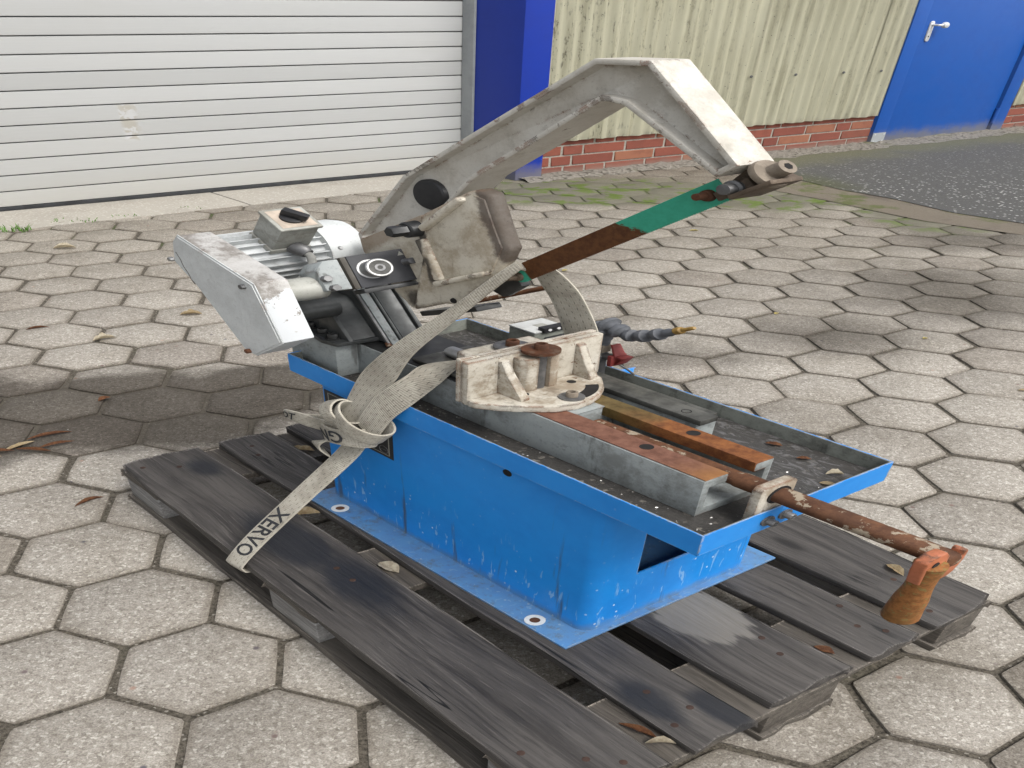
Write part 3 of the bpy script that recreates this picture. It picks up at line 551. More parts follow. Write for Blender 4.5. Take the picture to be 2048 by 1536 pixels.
for u in (2.765, 2.85):
    for z in (.03, .095): obj('rivet', lathe(B(), (u, .0015, z), (0, -1, 0), [(0, .005), (.002, .003)], 8), 'chrome', WA, gp)
pt = [(2.9585+.0185*math.cos(a), 1.128+.0185*math.sin(a)) for a in (math.pi*k/8 for k in range(9))]+[(2.9585+.0185*math.cos(a), .985+.0185*math.sin(a)) for a in (math.pi+math.pi*k/8 for k in range(9))]
hd = obj('handle_plate', pry(B(), pt, .018, .0278), 'chrome', WA, dr, .002)
obj('keyhole', lathe(B(), (2.9585, .0178, 1.01), (0, -1, 0), [(0, .006), (.0006, .006)], 12), 'hole', WA, hd)
kb = B(); cyl(kb, (2.9585, .02, 1.112), (2.9585, -.025, 1.112), .009, 14); tube(kb, [(2.9585, -.02, 1.112), (2.985, -.028, 1.112), (3.005, -.03, 1.112)], .009, 12, 6); lathe(kb, (3.01, -.015, 1.112), (0, -1, 0), [(0, .02), (.006, .026), (.02, .027), (.028, .022), (.031, .01)], 20)
obj('door_knob', kb, 'chrome', WA, hd)
for z0, z1 in ((.10, .26), (.9, 1.06)): obj('hinge', cyl(B(), (4.045, .012, z0), (4.045, .012, z1), .013, 14), 'door', WA, dr)
ub = B(); box(ub, -6.2, -6, .0, .5, 0, 3.6); obj('end_wall', ub, 'clad', WA, bd)

# ------------------------------------------------------------------ pallet
pa = thing('wooden_pallet', 'weathered dark grey wooden pallet under the blue sawing machine', 'pallet', PL, (.6, .4, 0))
rw = random.Random(21)
def board(name, x0, x1, y0, y1, z0, z1, mat, jit=.0025, chip=None):
    bm = B(); N = 9 if x1-x0 > y1-y0 else 4; Mx = 5 if N == 9 else 7; nx, ny = N, Mx; top = {}; 
    for i in range(nx+1):
        for j in range(ny+1):
            for k, z in ((0, z0), (1, z1)):
                x = x0+(x1-x0)*i/nx; y = y0+(y1-y0)*j/ny
                if j in (0, ny): y += rw.uniform(-jit, jit)
                if i in (0, nx): x += rw.uniform(-jit*1.8, jit*1.8)
                if chip and (i, j) in chip: x += chip[(i, j)][0]; y += chip[(i, j)][1]
                top[i, j, k] = bm.verts.new((x, y, z+rw.uniform(-.0007, .0007)))
    for i in range(nx):
        for j in range(ny):
            bm.faces.new([top[q] for q in ((i, j, 1), (i+1, j, 1), (i+1, j+1, 1), (i, j+1, 1))]); bm.faces.new([top[q] for q in ((i, j, 0), (i, j+1, 0), (i+1, j+1, 0), (i+1, j, 0))])
    for i in range(nx):
        for j in (0, ny): bm.faces.new([top[q] for q in ((i, j, 0), (i+1, j, 0), (i+1, j, 1), (i, j, 1))])
    for j in range(ny):
        for i in (0, nx): bm.faces.new([top[q] for q in ((i, j, 0), (i, j+1, 0), (i, j+1, 1), (i, j, 1))])
    return obj(name, bm, mat, PL, pa, .003, 2)
tops = [(0, .145), (.18625, .28625), (.3275, .4725), (.51375, .61375), (.655, .80)]
boards = [board('top_board', (0, .004, -.004, .0, .003)[k], (1.2, 1.203, 1.196, 1.2, 1.2)[k], a, b, .122, .144, 'wood', chip=({(0, 0): (.012, .006)} if k == 0 else {(9, 5): (-.014, -.006), (8, 5): (0, -.004)} if k == 4 else None)) for k, (a, b) in enumerate(tops)]
for a, b in ((0, .145), (.5275, .6725), (1.055, 1.2)): board('cross_board', a+.002, b-.002, .002, .798, .1, .1217, 'woodlow')
for a, b in ((0, .145), (.5275, .6725), (1.055, 1.2)):
    for c, d in ((0, .1), (.3275, .4725), (.7, .8)): obj('block', box(B(), a+.004, b-.004, c+.004, d-.002, .0222, .0998), 'endgrain' if c == 0 else 'woodlow', PL, pa, .004)
for c, d in ((0, .1), (.3275, .4725), (.7, .8)): board('bottom_board', .0, 1.2, c, d, 0, .022, 'woodlow')
nm_ = to_mesh('nail', lathe(B(), (0, 0, 0), (0, 0, 1), [(0, .005), (.0005, .0046), (.0007, .002)], 10), X['nail'], PL, (0, 0, 0))
for k, (a, b) in enumerate(tops):
    for x0 in (.03, .06, .1, .57, .62, 1.09, 1.13, 1.165):
        if rw.random() < .85: put(bpy.data.objects.new('nail', nm_), PL.w((x0+rw.uniform(-.012, .012), a+(b-a)*rw.choice((.25, .5, .72))+rw.uniform(-.01, .01), .1441)), boards[k])

# ------------------------------------------------------------------ sawing machine
mc = thing('power_hacksaw', 'blue and off-white power hacksaw machine with raised saw bow, strapped on the pallet', 'machine', M, (-.3, .2, 0))
# base
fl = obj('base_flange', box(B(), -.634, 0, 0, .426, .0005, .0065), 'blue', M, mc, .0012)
for x, y in ((-.553, .017), (-.08, .018), (-.553, .405), (-.08, .405)):
    o = obj('hole_rim', ringd(B(), (x, y, .0066), (0, 0, 1), .0075, .0145, .0012, 24), 'cover', M, fl); obj('bolt_hole', lathe(B(), (x, y, .0064), (0, 0, 1), [(0, .008), (.0006, .008)], 20), 'rustbolt', M, o)
bm = B(); x0, x1, y0, y1, r = -.623, -.0116, .044, .370, .022; path = []
for cx, cy, a0 in ((x1-r, y0+r, -90), (x1-r, y1-r, 0), (x0+r, y1-r, 90), (x0+r, y0+r, 180)):
    for k in range(7): a = math.radians(a0+15*k); path.append((cx+r*math.cos(a), cy+r*math.sin(a)))
full = []; 
for p, q in zip(path, path[1:]+path[:1]):
    full.append((p, None))
    if abs(p[0]-x1) < 1e-4 and abs(q[0]-x1) < 1e-4: full += [((x1, .122), 'o'), ((x1, .325), None)]
def wallq(p, q, za, zb): bm.faces.new([bm.verts.new((*p, za)), bm.verts.new((*q, za)), bm.verts.new((*q, zb)), bm.verts.new((*p, zb))])
for k, (p, fg) in enumerate(full):
    q = full[(k+1) % len(full)][0]
    if fg == 'o': wallq(p, q, .006, .157)
    else: wallq(p, q, .006, .157); wallq(p, q, .157, .418)
bmesh.ops.remove_doubles(bm, verts=bm.verts, dist=1e-5); bmesh.ops.recalc_face_normals(bm, faces=bm.faces); bmesh.ops.solidify(bm, geom=bm.faces[:], thickness=.003)
cab = obj('base_cabinet', bm, 'blue', M, mc, ang=30)
obj('drain_hole', lathe(B(), (-.186, .0438, .379), (0, -1, 0), [(0, .0085), (.0006, .0085)], 18), 'hole', M, cab)
bm = B(); ul = bm.loops.layers.uv.new('UVMap'); c4 = [(-.601, .0432, .252), (-.434, .0432, .252), (-.434, .0432, .376), (-.601, .0432, .376)]
f = bm.faces.new([bm.verts.new(p) for p in c4])
for l, q in zip(f.loops, ((0, 0), (1, 0), (1, 1), (0, 1))): l[ul].uv = q
npl = obj('name_plate', bm, 'plate', M, cab)
obj('plate_back', box(B(), -.603, -.432, .0433, .0440, .250, .378), 'black', M, npl)
lg = B(); ringd(lg, (-.455, .0431, .272), (0, -1, 0), .010, .0115, .0004, 24); box(lg, -.4615, -.4485, .0427, .0431, .2715, .2725); obj('emblem', lg, 'gsteel', M, npl)
# tray
T0, T1, Z0, ZF, ZT = -.677, .129, .402, .420, .4545; Y0, Y1 = .0325, .366
tr = obj('chip_tray', box(B(), T0+.003, T1-.003, Y0+.003, Y1-.003, ZF-.003, ZF), 'floor', M, mc)
for a in ((T0, T1, Y0, Y0+.0018), (T0, T1, Y1-.0018, Y1), (T1-.0018, T1, Y0+.0018, Y1-.0018), (T0, T0+.0018, Y0+.0018, Y1-.0018)): obj('tray_lip', box(B(), *a, Z0, ZT), 'blue', M, tr, .0006, 1)
for a in ((T0+.002, T1-.002, Y0+.0019, Y0+.0032), (T0+.002, T1-.002, Y1-.0032, Y1-.0019), (T1-.0032, T1-.0019, Y0+.0034, Y1-.0034), (T0+.0019, T0+.0032, Y0+.0034, Y1-.0034)): obj('lip_lining', box(B(), *a, ZF-.002, ZT-.001), 'lining', M, tr)
bm = B(); ext(bm, [(-.335, .3665, .445), (-.30, .3665, .437), (-.335, .408, .441)], (0, 0, -.004)); ext(bm, [(-.335, .3665, .41), (-.335, .3665, .445), (-.335, .408, .441)], (.003, 0, 0)); obj('hose_tab', bm, 'blue', M, tr)
# bed
BY0, BY1, ZB = .092, .206, .51
bed = obj('vise_bed', box(B(), -.578, -.168, BY0, BY1, ZF, ZB-.001), 'grey', M, mc, .003)
obj('bed_side', box(B(), -.5785, .0702, BY0-.0015, BY0+.0005, ZF+.0005, ZB-.0015), 'grey2', M, bed, .0012)
prof = [(BY0, ZF), (BY1, ZF), (BY1, ZB-.002), (.175, ZB-.002), (.175, .488), (.195, .488), (.195, .438), (.103, .438), (.103, .488), (.13, .488), (.13, ZB-.002), (BY0, ZB-.002)]
obj('bed_channel', prx(B(), prof, -.1675, .070), 'grey', M, bed, .0025)
obj('near_way', box(B(), -.30, .0695, BY0+.001, .1295, ZB-.0015, ZB+.0005), 'railnear', M, bed, .0005, 1)
fw = obj('far_way', box(B(), -.27, .0695, .1745, BY1-.001, .487, ZB+.0005), 'railfar', M, bed, .0008, 1)
obj('saw_end_way', box(B(), -.577, -.3005, BY0+.001, BY1-.001, ZB-.0015, ZB+.0003), 'dark', M, bed)
obj('cross_web', box(B(), -.2, -.166, .128, .176, ZB-.0012, ZB+.0008), 'grey', M, bed)
for x, y in ((-.038, .116), (-.036, .191), (-.45, .12)): obj('bolt_hole', lathe(B(), (x, y, ZB+.0004), (0, 0, 1), [(0, .0085), (.0005, .0085)], 20), 'hole', M, bed)
blk = obj('head_block', box(B(), -.704, -.5785, .055, .212, ZF, .515), 'grey', M, mc, .005)
gpl = obj('guide_plate', box(B(), -.33, -.062, .234, .266, .492, .505), 'oilplate', M, mc, .002)
obj('guide_foot', box(B(), -.33, -.07, .238, .276, ZF, .4918), 'grey', M, gpl, .003); obj('guide_lip', box(B(), -.33, -.075, .267, .281, .484, .500), 'oilplate', M, gpl, .002)
obj('rear_bar', box(B(), -.49, -.335, .212, .240, ZF, .474), 'dark', M, gpl, .002)
obj('stamp', ringd(B(), (-.098, .248, .5051), (0, 0, 1), .0055, .0068, .0004, 20), 'hole', M, gpl)
# lead screw, bracket, crank
ls = B(); lathe(ls, (-.15, .148, .484), (1, 0, .01), [(0, .0135), (.22, .0135), (.225, .0150), (.474, .0150), (.479, .0138), (.482, .008)], 22); lsc = obj('lead_screw', ls, 'rust', M, mc)
bk = obj('screw_bracket', prx(B(), [(.116, .4205), (.176, .4205), (.176, .508), (.170, .514), (.122, .514), (.116, .508)], .112, .1255), 'jaw', M, mc, .003)
obj('bush', ringd(B(), (.1256, .148, .4865), (1, 0, 0), .0145, .019, .0015, 24), 'hole', M, bk)
for y in (.139, .169): capbolt('bolt', M, (.1292, y, .427), (1, 0, 0), .0068, bk, 'gsteel', .011)
cr_ = obj('crank_handle', prx(B(), [(.094, .470), (.110, .454), (.150, .452), (.158, .460), (.165, .482), (.165, .503), (.161, .510), (.156, .508), (.156, .484), (.131, .484), (.127, .518), (.118, .530), (.096, .533), (.087, .523), (.088, .500)], .317, .331), 'orange', M, mc, .004, 3)
gp_ = B(); tube(gp_, [(.326, .107, .508), (.326, .109, .475), (.325, .113, .435), (.323, .118, .395), (.322, .121, .368), (.322, .122, .355)], lambda t: .82*(.0195-.003*math.sin(math.pi*min(1, t*2))+.008*max(0, t-.35))*(1 if t < .82 else math.sqrt(max(.02, 1-((t-.82)/.181)**2))), 18, 44); obj('grip', gp_, 'grip', M, cr_)
obj('grub_hole', lathe(B(), (.3312, .104, .512), (1, 0, 0), [(0, .0055), (.0008, .0055)], 14), 'hole', M, cr_)
# vise
vj = obj('vise_jaw', box(B(), -.2805, -.268, .043, .262, .512, .617), 'jaw', M, mc, .003)
obj('jaw_face', box(B(), -.2905, -.2822, .043, .262, .513, .619), 'jaw', M, vj, .0015); obj('jaw_gap', box(B(), -.2822, -.2806, .046, .259, .514, .615), 'rustbolt', M, vj)
bp = [(-.268, .043), (-.255, .043), (-.227, .061), (-.203, .087), (-.184, .113), (-.176, .14), (-.180, .166), (-.19, .19), (-.206, .212), (-.235, .236), (-.268, .243)]
obj('jaw_base', prz(B(), bp, .5115, .527), 'jaw', M, vj, .003)
obj('jaw_gusset', pry(B(), [(-.2685, .526), (-.2685, .607), (-.262, .606), (-.252, .580), (-.222, .532), (-.222, .526)], .089, .103), 'jaw', M, vj, .002); obj('jaw_gusset', pry(B(), [(-.2685, .526), (-.2685, .607), (-.262, .604), (-.252, .575), (-.235, .535), (-.235, .526)], .214, .228), 'jaw', M, vj, .002)
obj('jaw_boss', prz(B(), [(-.2685, .112), (-.256, .112), (-.248, .118), (-.246, .128), (-.246, .136), (-.2685, .136)], .526, .608), 'jaw', M, vj, .002); obj('jaw_boss', prz(B(), [(-.2685, .154), (-.246, .154), (-.246, .163), (-.25, .171), (-.256, .177), (-.2685, .177)], .526, .608), 'jaw', M, vj, .002)
obj('stud', cyl(B(), (-.256, .145, .526), (-.256, .145, .62), .0085, 16), 'gsteel', M, vj)
w1 = obj('washer', ringd(B(), (-.256, .145, .6172), (0, 0, 1), .008, .0245, .0055, 30), 'rustbolt', M, vj); capbolt('bolt', M, (-.256, .145, .6227), (0, 0, 1), .0088, w1, 'rustbolt')
sl_ = [(-.210+.05*math.cos(a)+(.0085 if s > 0 else -.0085)*math.cos(a)-.035, .150+.062*math.sin(a)+(.0085 if s > 0 else -.0085)*math.sin(a)) for s, rg in ((1, range(8)), (-1, range(7, -1, -1))) for a in (math.radians(12+7*k) for k in rg)]
obj('curved_slot', prz(B(), sl_, .5268, .5275), 'hole', M, vj)  # thin raised prism, dark colour painted for the shade in the open slot
w2 = obj('washer', ringd(B(), (-.199, .150, .5273), (0, 0, 1), .006, .0165, .003, 26), 'gsteel', M, vj); capbolt('bolt', M, (-.199, .150, .5303), (0, 0, 1), .0078, w2, 'washer')
for x, y in ((-.243, .112), (-.245, .192), (-.247, .226)): obj('bolt_hole', lathe(B(), (x, y, .5268), (0, 0, 1), [(0, .0062), (.0006, .0062)], 18), 'hole', M, vj)
bj = obj('fixed_jaw', prz(B(), [(-.345, .085), (-.300, .078), (-.300, .205), (-.345, .205)], .511, .598), 'jaw', M, mc, .006, 3)
w3 = obj('washer', ringd(B(), (-.312, .148, .600), (0, 0, 1), .008, .024, .005, 30), 'gsteel', M, bj); capbolt('bolt', M, (-.312, .148, .605), (0, 0, 1), .0088, w3, 'rustbolt')
sp_ = obj('slide_plate', box(B(), -.46, -.35, .10, .20, .5112, .520), 'oilplate', M, mc, .003); obj('jaw_screw_cover', lathe(B(), (-.44, .15, .530), (1, 0, 0), [(0, .012), (.03, .013), (.05, .011)], 20), 'steel', M, sp_)
# limit switch box
sb = obj('switch_housing', box(B(), -.505, -.448, .308, .372, ZF+.001, .520), 'lining', M, mc, .003)
obj('switch_lid', box(B(), -.5055, -.4475, .3075, .3725, .5202, .5245), 'swtop', M, sb, .0015); obj('terminal_block', box(B(), -.457, -.443, .322, .378, .520, .5335), 'black', M, sb, .001); obj('slot', box(B(), -.482, -.466, .333, .352, .5246, .5252), 'swbox', M, sb)
for y in (.333, .350, .367): obj('terminal', lathe(B(), (-.4428, y, .527), (1, 0, .3), [(0, .0038), (.001, .003)], 10), 'chrome', M, sb)
obj('flap', box(B(), -.4425, -.405, .322, .372, .500, .509), 'slate', M, sb, .001)
# coolant tap and hose
ct = obj('coolant_tap', lathe(B(), (-.342, .335, ZF), (0, 0, 1), [(0, .013), (.07, .013), (.072, .016), (.084, .016), (.087, .0125), (.095, .0125)], 20), 'gsteel', M, mc)
obj('nut', lathe(B(), (-.342, .335, .515), (0, 0, 1), [(0, .0165), (.018, .0165), (.020, .014)], 6), 'washer', M, ct); obj('valve_stem', cyl(B(), (-.342, .335, .500), (-.306, .338, .507), .0085, 14), 'gsteel', M, ct)
vh = B(); box(vh, -.312, -.304, .322, .352, .488, .516); ext(vh, [(-.305, .326, .512), (-.305, .348, .512), (-.318, .346, .541), (-.318, .330, .541)], (.005, 0, 0)); ext(vh, [(-.303, .326, .49), (-.303, .348, .49), (-.288, .346, .517), (-.288, .328, .517)], (.005, 0, .003)); box(vh, -.303, -.288, .327, .347, .512, .517); obj('tap_lever', vh, 'red', M, ct, .0015)
obj('tap_wire', tube(B(), [(-.31, .34, .49), (-.30, .355, .47), (-.293, .37, .445)], .002, 8, 8), 'gsteel', M, ct)
hc = obj('coolant_hose', lathe(B(), (-.342, .335, .532), (0, 0, 1), [(0, .0145), (.012, .0145), (.016, .017), (.03, .017), (.036, .012)], 20), 'hose', M, mc)
HP = [Vector(q) for q in ((-.342, .335, .572), (-.338, .335, .588), (-.318, .335, .583), (-.295, .335, .576), (-.273, .335, .583), (-.248, .335, .597), (-.226, .335, .613))]
for k, (a, b) in enumerate(zip(HP, HP[1:])):
    d = b-a; L = d.length; bm = B(); r = (.022, .0215, .0175, .0145, .0145, .0135)[k]
    lathe(bm, a-d*.15, d, [(0, r*.55), (L*.12, r*.85), (L*.3, r), (L*.62, r*.98), (L*.66, r*.82), (L*.80, r*.62), (L*1.15, r*.6)], 18); obj('hose_segment', bm, 'hose', M, hc)
d = HP[-1]-HP[-2]; bm = B(); lathe(bm, HP[-1]-d*.1, d, [(0, .009), (.006, .0095), (.012, .008), (.018, .0075), (.019, .006)], 16); obj('hose_segment', bm, 'hose', M, hc)
bm = B(); lathe(bm, HP[-1]+d.normalized()*.016, d, [(0, .008), (.004, .0085), (.010, .0075), (.012, .0045), (.032, .004), (.034, .003)], 14); obj('nozzle', bm, 'amber', M, hc)

# saw head: bracket
br = obj('pivot_bracket', prz(B(), [(-.690, .062), (-.598, .046), (-.566, .052), (-.555, .19), (-.690, .19)], .5152, .525), 'mid', M, mc, .002)
for x, y in ((-.625, .066), (-.593, .062), (-.665, .07)): capbolt('bolt', M, (x, y, .5252), (0, 0, 1), .0075, br, 'dark', .0115)
obj('bracket_web', pry(B(), [(-.690, .5252), (-.566, .5252), (-.620, .603), (-.632, .612), (-.690, .612)], .075, .117), 'mid', M, br, .003)
obj('bracket_fin', pry(B(), [(-.640, .5252), (-.563, .5252), (-.622, .608), (-.640, .608)], .070, .0775), 'mid', M, br, .002)
sn = [(-.640, .5157), (-.535, .5157), (-.640, .672), (-.70, .672)]
obj('slope_base', pry(B(), sn, .117, .184), 'mid', M, br, .002)
def strip(y0, y1, h, m): obj('slide_rail', pry(B(), [(-.535, .5157), (-.535+h*1.1, .5157), (-.640+h*1.1, .672), (-.640, .672)], y0, y1), m, M, br, .0012)
strip(.112, .1165, .006, 'gsteel'); strip(.1195, .133, .004, 'grey'); strip(.1345, .139, .007, 'mid'); strip(.141, .170, .0045, 'mid'); strip(.173, .180, .010, 'mid')
obj('copper_tip', lathe(B(), (-.5335, .114, .5165), (1, 0, -1.2), [(-.006, .004), (.004, .005), (.005, .003)], 10), 'rust', M, br)
obj('pivot_boss', lathe(B(), (-.612, -.002, .604), (0, 1, 0), [(0, .026), (.075, .027), (.08, .026)], 26), 'mid', M, br)
# slide box
TL = math.radians(28); nv = Vector((math.cos(TL), 0, math.sin(TL))); tv = Vector((-math.sin(TL), 0, math.cos(TL)))
def sp(y, t, d, o=Vector((-.485, -.0405, .743))): return o+Vector((0, (y-.125)*.97+.125, 0))+tv*t*.97+nv*d
bm = B(); ext(bm, [sp(.076, -.036, 0), sp(.166, -.036, 0), sp(.174, -.028, 0), sp(.174, .036, 0), sp(.076, .036, 0)], -nv*.034); sbx = obj('slide_box', bm, 'slate', M, mc, .0015)
bm = B(); ext(bm, [sp(.0672, -.0355, -.001), sp(.0756, -.0355, -.001), sp(.0756, .0355, -.001), sp(.0672, .0355, -.001)], -nv*.032); obj('box_edge', bm, 'brownside', M, sbx, .001)
bm = B(); ext(bm, [sp(.030, -.030, -.006), sp(.067, -.034, -.006), sp(.067, .034, -.006), sp(.045, .034, -.006), sp(.030, .016, -.006)], -nv*.05); hub = obj('hub_block', bm, 'grey', M, mc, .003)
for y, t in ((.036, -.004), (.041, -.026)): bm = B(); hexbolt(bm, sp(y, t, -.006), nv, .0075, .009); obj('bolt', bm, 'gsteel', M, hub)
kn = obj('feed_knob', lathe(B(), sp(.102, .002, 0), nv, [(0, .0205), (.002, .0205), (.0022, .0175), (.016, .0180), (.018, .0195), (.022, .0195), (.0232, .018), (.0232, .0155)], 32, False), 'steel', M, sbx)
obj('knob_face', lathe(B(), sp(.102, .002, .0222), nv, [(0, .0160), (.0004, .0160)], 28), 'oilplate', M, kn); bm = B(); ringd(bm, sp(.102, .002, .0226), nv, .004, .0075, .001, 22); obj('knob_hub', bm, 'gsteel', M, kn)
obj('stop_pin', lathe(B(), sp(.158, .006, 0), nv, [(0, .0078), (.002, .0065), (.016, .0065), (.0165, .0055)], 20), 'gsteel', M, sbx)
bm = B(); ext(bm, [sp(.150, .022, .0003), sp(.160, .022, .0003), sp(.155, .031, .0003)], nv*.0004); obj('arrow_mark', bm, 'swbox', M, sbx)
bm = B(); ext(bm, [sp(.079, -.0375, -.004), sp(.172, -.0375, -.004), sp(.172, -.0375, -.03), sp(.079, -.0375, -.03)], -tv*.010); obj('box_underside', bm, 'dark', M, sbx, .002)
# countershaft tube, belt cover, motor
obj('shaft_tube', lathe(B(), (-.511, -.056, .7125), (0, 1, -.06), [(0, .0235), (.052, .0245), (.060, .0235), (.064, .0195)], 28), 'swbox', M, mc)
obj('oil_cup', lathe(B(), (-.490, .004, .716), (.8, .5, .2), [(-.006, .0075), (.010, .0075), (.012, .006)], 6), 'dark', M, mc)
cvp = ccw([(-.658, .8044), (-.4808, .7537), (-.4339, .6365), (-.5048, .5741), (-.5321, .5754), (-.6349, .6955), (-.6838, .7357), (-.6756, .7824)])
cv = obj('belt_cover', pry(B(), cvp, -.100, -.0985), 'cover', M, mc, .0006, 1)
obj('cover_body', pry(B(), offset(cvp, .0012), -.0983, -.0555), 'covert', M, cv, .003)
obj('cover_lid', pry(B(), offset(cvp, .004), -.1015, -.1001), 'cover', M, cv, .0006, 1)
crk = [(-.670, .762), (-.661, .748), (-.657, .734), (-.647, .719), (-.642, .706), (-.635, .698)]
tube(cbm_ := B(), [(x, -.1012, z) for x, z in crk], .0009, 6, 14); obj('crack', cbm_, 'brownside', M, cv)
for x, z, m in ((-.684, .741, 'steel'), (-.502, .741, 'gsteel'), (-.520, .581, 'rustbolt')): bm = B(); hexbolt(bm, (x, -.1014, z), (0, -1, 0), .0052, .006, 8); obj('cover_screw', bm, m, M, cv)
MX, MZ = -.698, .712
mo = obj('motor', cyl(B(), (MX, -.052, MZ), (MX, .118, MZ), .050, 36), 'motor', M, mc)
fb_ = B()
for k in range(22):
    a = 2*math.pi*k/22; d = Vector((math.cos(a), 0, math.sin(a))); t = Vector((-math.sin(a), 0, math.cos(a))); c = Vector((MX, .0, MZ))
    fb2 = B(); ext(fb2, [c+d*.048-t*.0018+Vector((0, -.040, 0)), c+d*.048+t*.0018+Vector((0, -.040, 0)), c+d*.061+t*.001+Vector((0, -.032, 0)), c+d*.061-t*.001+Vector((0, -.032, 0))], (0, .138, 0)); obj('cooling_fin', fb2, 'motor', M, mo)
fb_.free()
obj('end_bell', lathe(B(), (MX, -.054, MZ), (0, 1, 0), [(0, .05), (.008, .06), (.014, .06), (.016, .05)], 36), 'motor', M, mo)
obj('fan_cowl', lathe(B(), (MX, .100, MZ), (0, 1, 0), [(0, .0655), (.045, .0660), (.058, .062), (.066, .050), (.069, .030), (.069, .012)], 44), 'cover', M, mo)
for a in (20, 140, 260): d = Vector((math.cos(math.radians(a)), 0, math.sin(math.radians(a)))); obj('cowl_screw', lathe(B(), Vector((MX, .115, MZ))+d*.0655, d, [(0, .0045), (.0025, .003)], 10), 'steel', M, mo)
TB = math.radians(31); bn = Vector((math.sin(TB), 0, math.cos(TB))); bt = Vector((math.cos(TB), 0, -math.sin(TB)))
def sw(a, y, h, o=Vector((MX, .045, MZ))): return o+bt*a+Vector((0, y, 0))+bn*h
bm = B(); ext(bm, [sw(-.030, -.030, .046), sw(.030, -.030, .046), sw(.030, .030, .046), sw(-.030, .030, .046)], bn*.012); tb = obj('terminal_box', bm, 'swbox', M, mo, .002)
bm = B(); ext(bm, [sw(-.028, -.028, .0583), sw(.028, -.028, .0583), sw(.028, .028, .0583), sw(-.028, .028, .0583)], bn*.060); obj('switch_body', bm, 'swbox', M, tb, .004)
bm = B(); ext(bm, [sw(-.031, -.031, .1185), sw(.031, -.031, .1185), sw(.031, .031, .1185), sw(-.031, .031, .1185)], bn*.007); obj('switch_cap', bm, 'swbox', M, tb, .003)
bm = B(); ext(bm, [sw(-.025, -.025, .1257), sw(.025, -.025, .1257), sw(.025, .025, .1257), sw(-.025, .025, .1257)], bn*.0006); obj('switch_face', bm, 'panel', M, tb)
bm = B(); lathe(bm, sw(0, 0, .1265), bn, [(0, .016), (.004, .016), (.005, .014)], 26); rk = obj('rotary_knob', bm, 'black', M, tb)
kd = (bt*.8+Vector((0, .6, 0))).normalized(); ks = bn.cross(kd); kc = sw(0, 0, .1315); bm = B(); ext(bm, [kc-kd*.016-ks*.006, kc+kd*.020-ks*.005, kc+kd*.020+ks*.005, kc-kd*.016+ks*.006], bn*.015); obj('knob_bar', bm, 'black', M, rk, .0015)
gl = sw(.032, .004, .062); obj('cable_gland', lathe(B(), gl, bt+Vector((0, .3, 0)), [(-.004, .0135), (.012, .014), (.016, .011), (.022, .010)], 14), 'gsteel', M, tb)
obj('power_cable', tube(B(), [gl+bt*.012, gl+bt*.028+Vector((0, .006, 0)), gl+bt*.046+Vector((0, -.004, -.012)), gl+bt*.056+Vector((0, -.030, -.03)), gl+bt*.060+Vector((0, -.055, -.036))], .0062, 12, 20), 'cable', M, tb)
# saw bow
bp_ = ccw([(-.611, .757), (-.616, .772), (-.508, .930), (-.209, 1.176), (-.140, 1.180), (-.020, 1.051), (-.042, 1.029), (-.165, 1.114), (-.192, 1.117), (-.265, 1.050), (-.375, .952), (-.450, .845), (-.560, .752)])
ins = offset(bp_, .0085); bm = B(); YA, YB = .130, .180; N = len(bp_)
va = [[bm.verts.new((p[0], y, p[1])) for p in P] for P, y in ((bp_, YA), (ins, YA), (ins, .1455), (bp_, YB), (ins, YB), (ins, .1555))]
for k in range(N):
    j = (k+1) % N
    for a, b in ((0, 1), (1, 2), (3, 0), (4, 3), (5, 4)): bm.faces.new((va[a][k], va[a][j], va[b][j], va[b][k]))
bm.faces.new(va[2]); bm.faces.new(va[5][::-1])
bow = obj('saw_bow', bm, 'bow', M, mc, .0028, 2)
dk = obj('hub_cap', lathe(B(), (-.469, .1455, .897), (0, -1, 0), [(0, .031), (.006, .031), (.0085, .029), (.0095, .020), (.0095, .004)], 36), 'black', M, bow)
# gear housing on the bow
hp = ccw([(-.440, .868), (-.353, .937), (-.335, .946), (-.315, .942), (-.292, .877), (-.278, .844), (-.302, .771), (-.335, .734), (-.364, .687), (-.386, .690), (-.458, .645), (-.447, .725), (-.436, .786), (-.446, .826)])
hs_ = obj('gear_housing', pry(B(), hp, .103, .1270), 'house', M, mc, .008, 3)
obj('housing_back', pry(B(), ccw([(-.44, .85), (-.36, .91), (-.33, .86), (-.34, .78), (-.40, .72), (-.44, .76)]), .1272, .1295), 'house', M, hs_, .0008, 1)
ARM = [(-.595, .767), (-.459, .861), (-.441, .800), (-.441, .785), (-.468, .713), (-.479, .635), (-.519, .665), (-.546, .709), (-.588, .738)]
rp_ = [(-.424, .842), (-.352, .925), (-.336, .934), (-.320, .930), (-.300, .876), (-.287, .845), (-.303, .790), (-.393, .735), (-.424, .815)]
obj('housing_arm', pry(B(), ccw(ARM), .119, .1292), 'house', M, hs_, .003)
obj('housing_panel', pry(B(), ccw(rp_), .1005, .1035), 'house', M, hs_, .001)
def rib(a, b, w, y0, m='house'):
    a, b = Vector((a[0], 0, a[1])), Vector((b[0], 0, b[1])); d = (b-a).normalized(); n = Vector((-d.z, 0, d.x))*w; P = [a-n, b-n*.8, b+n*.8, a+n]
    obj('housing_rib', ext(B(), [(p.x, y0, p.z) for p in P], (0, .104-y0, 0)), m, M, hs_, .005, 3)
rib((-.424, .845), (-.352, .926), .0065, .090); rib((-.430, .822), (-.393, .742), .010, .093); rib((-.400, .731), (-.305, .789), .006, .091)
obj('bolt_boss', lathe(B(), (-.446, .104, .838), (0, -1, 0), [(0, .017), (.016, .016), (.018, .014)], 24), 'dark', M, hs_)
bm = B(); hexbolt(bm, (-.446, .086, .838), (0, -1, 0), .0115, .022); obj('bolt', bm, 'dark', M, hs_)
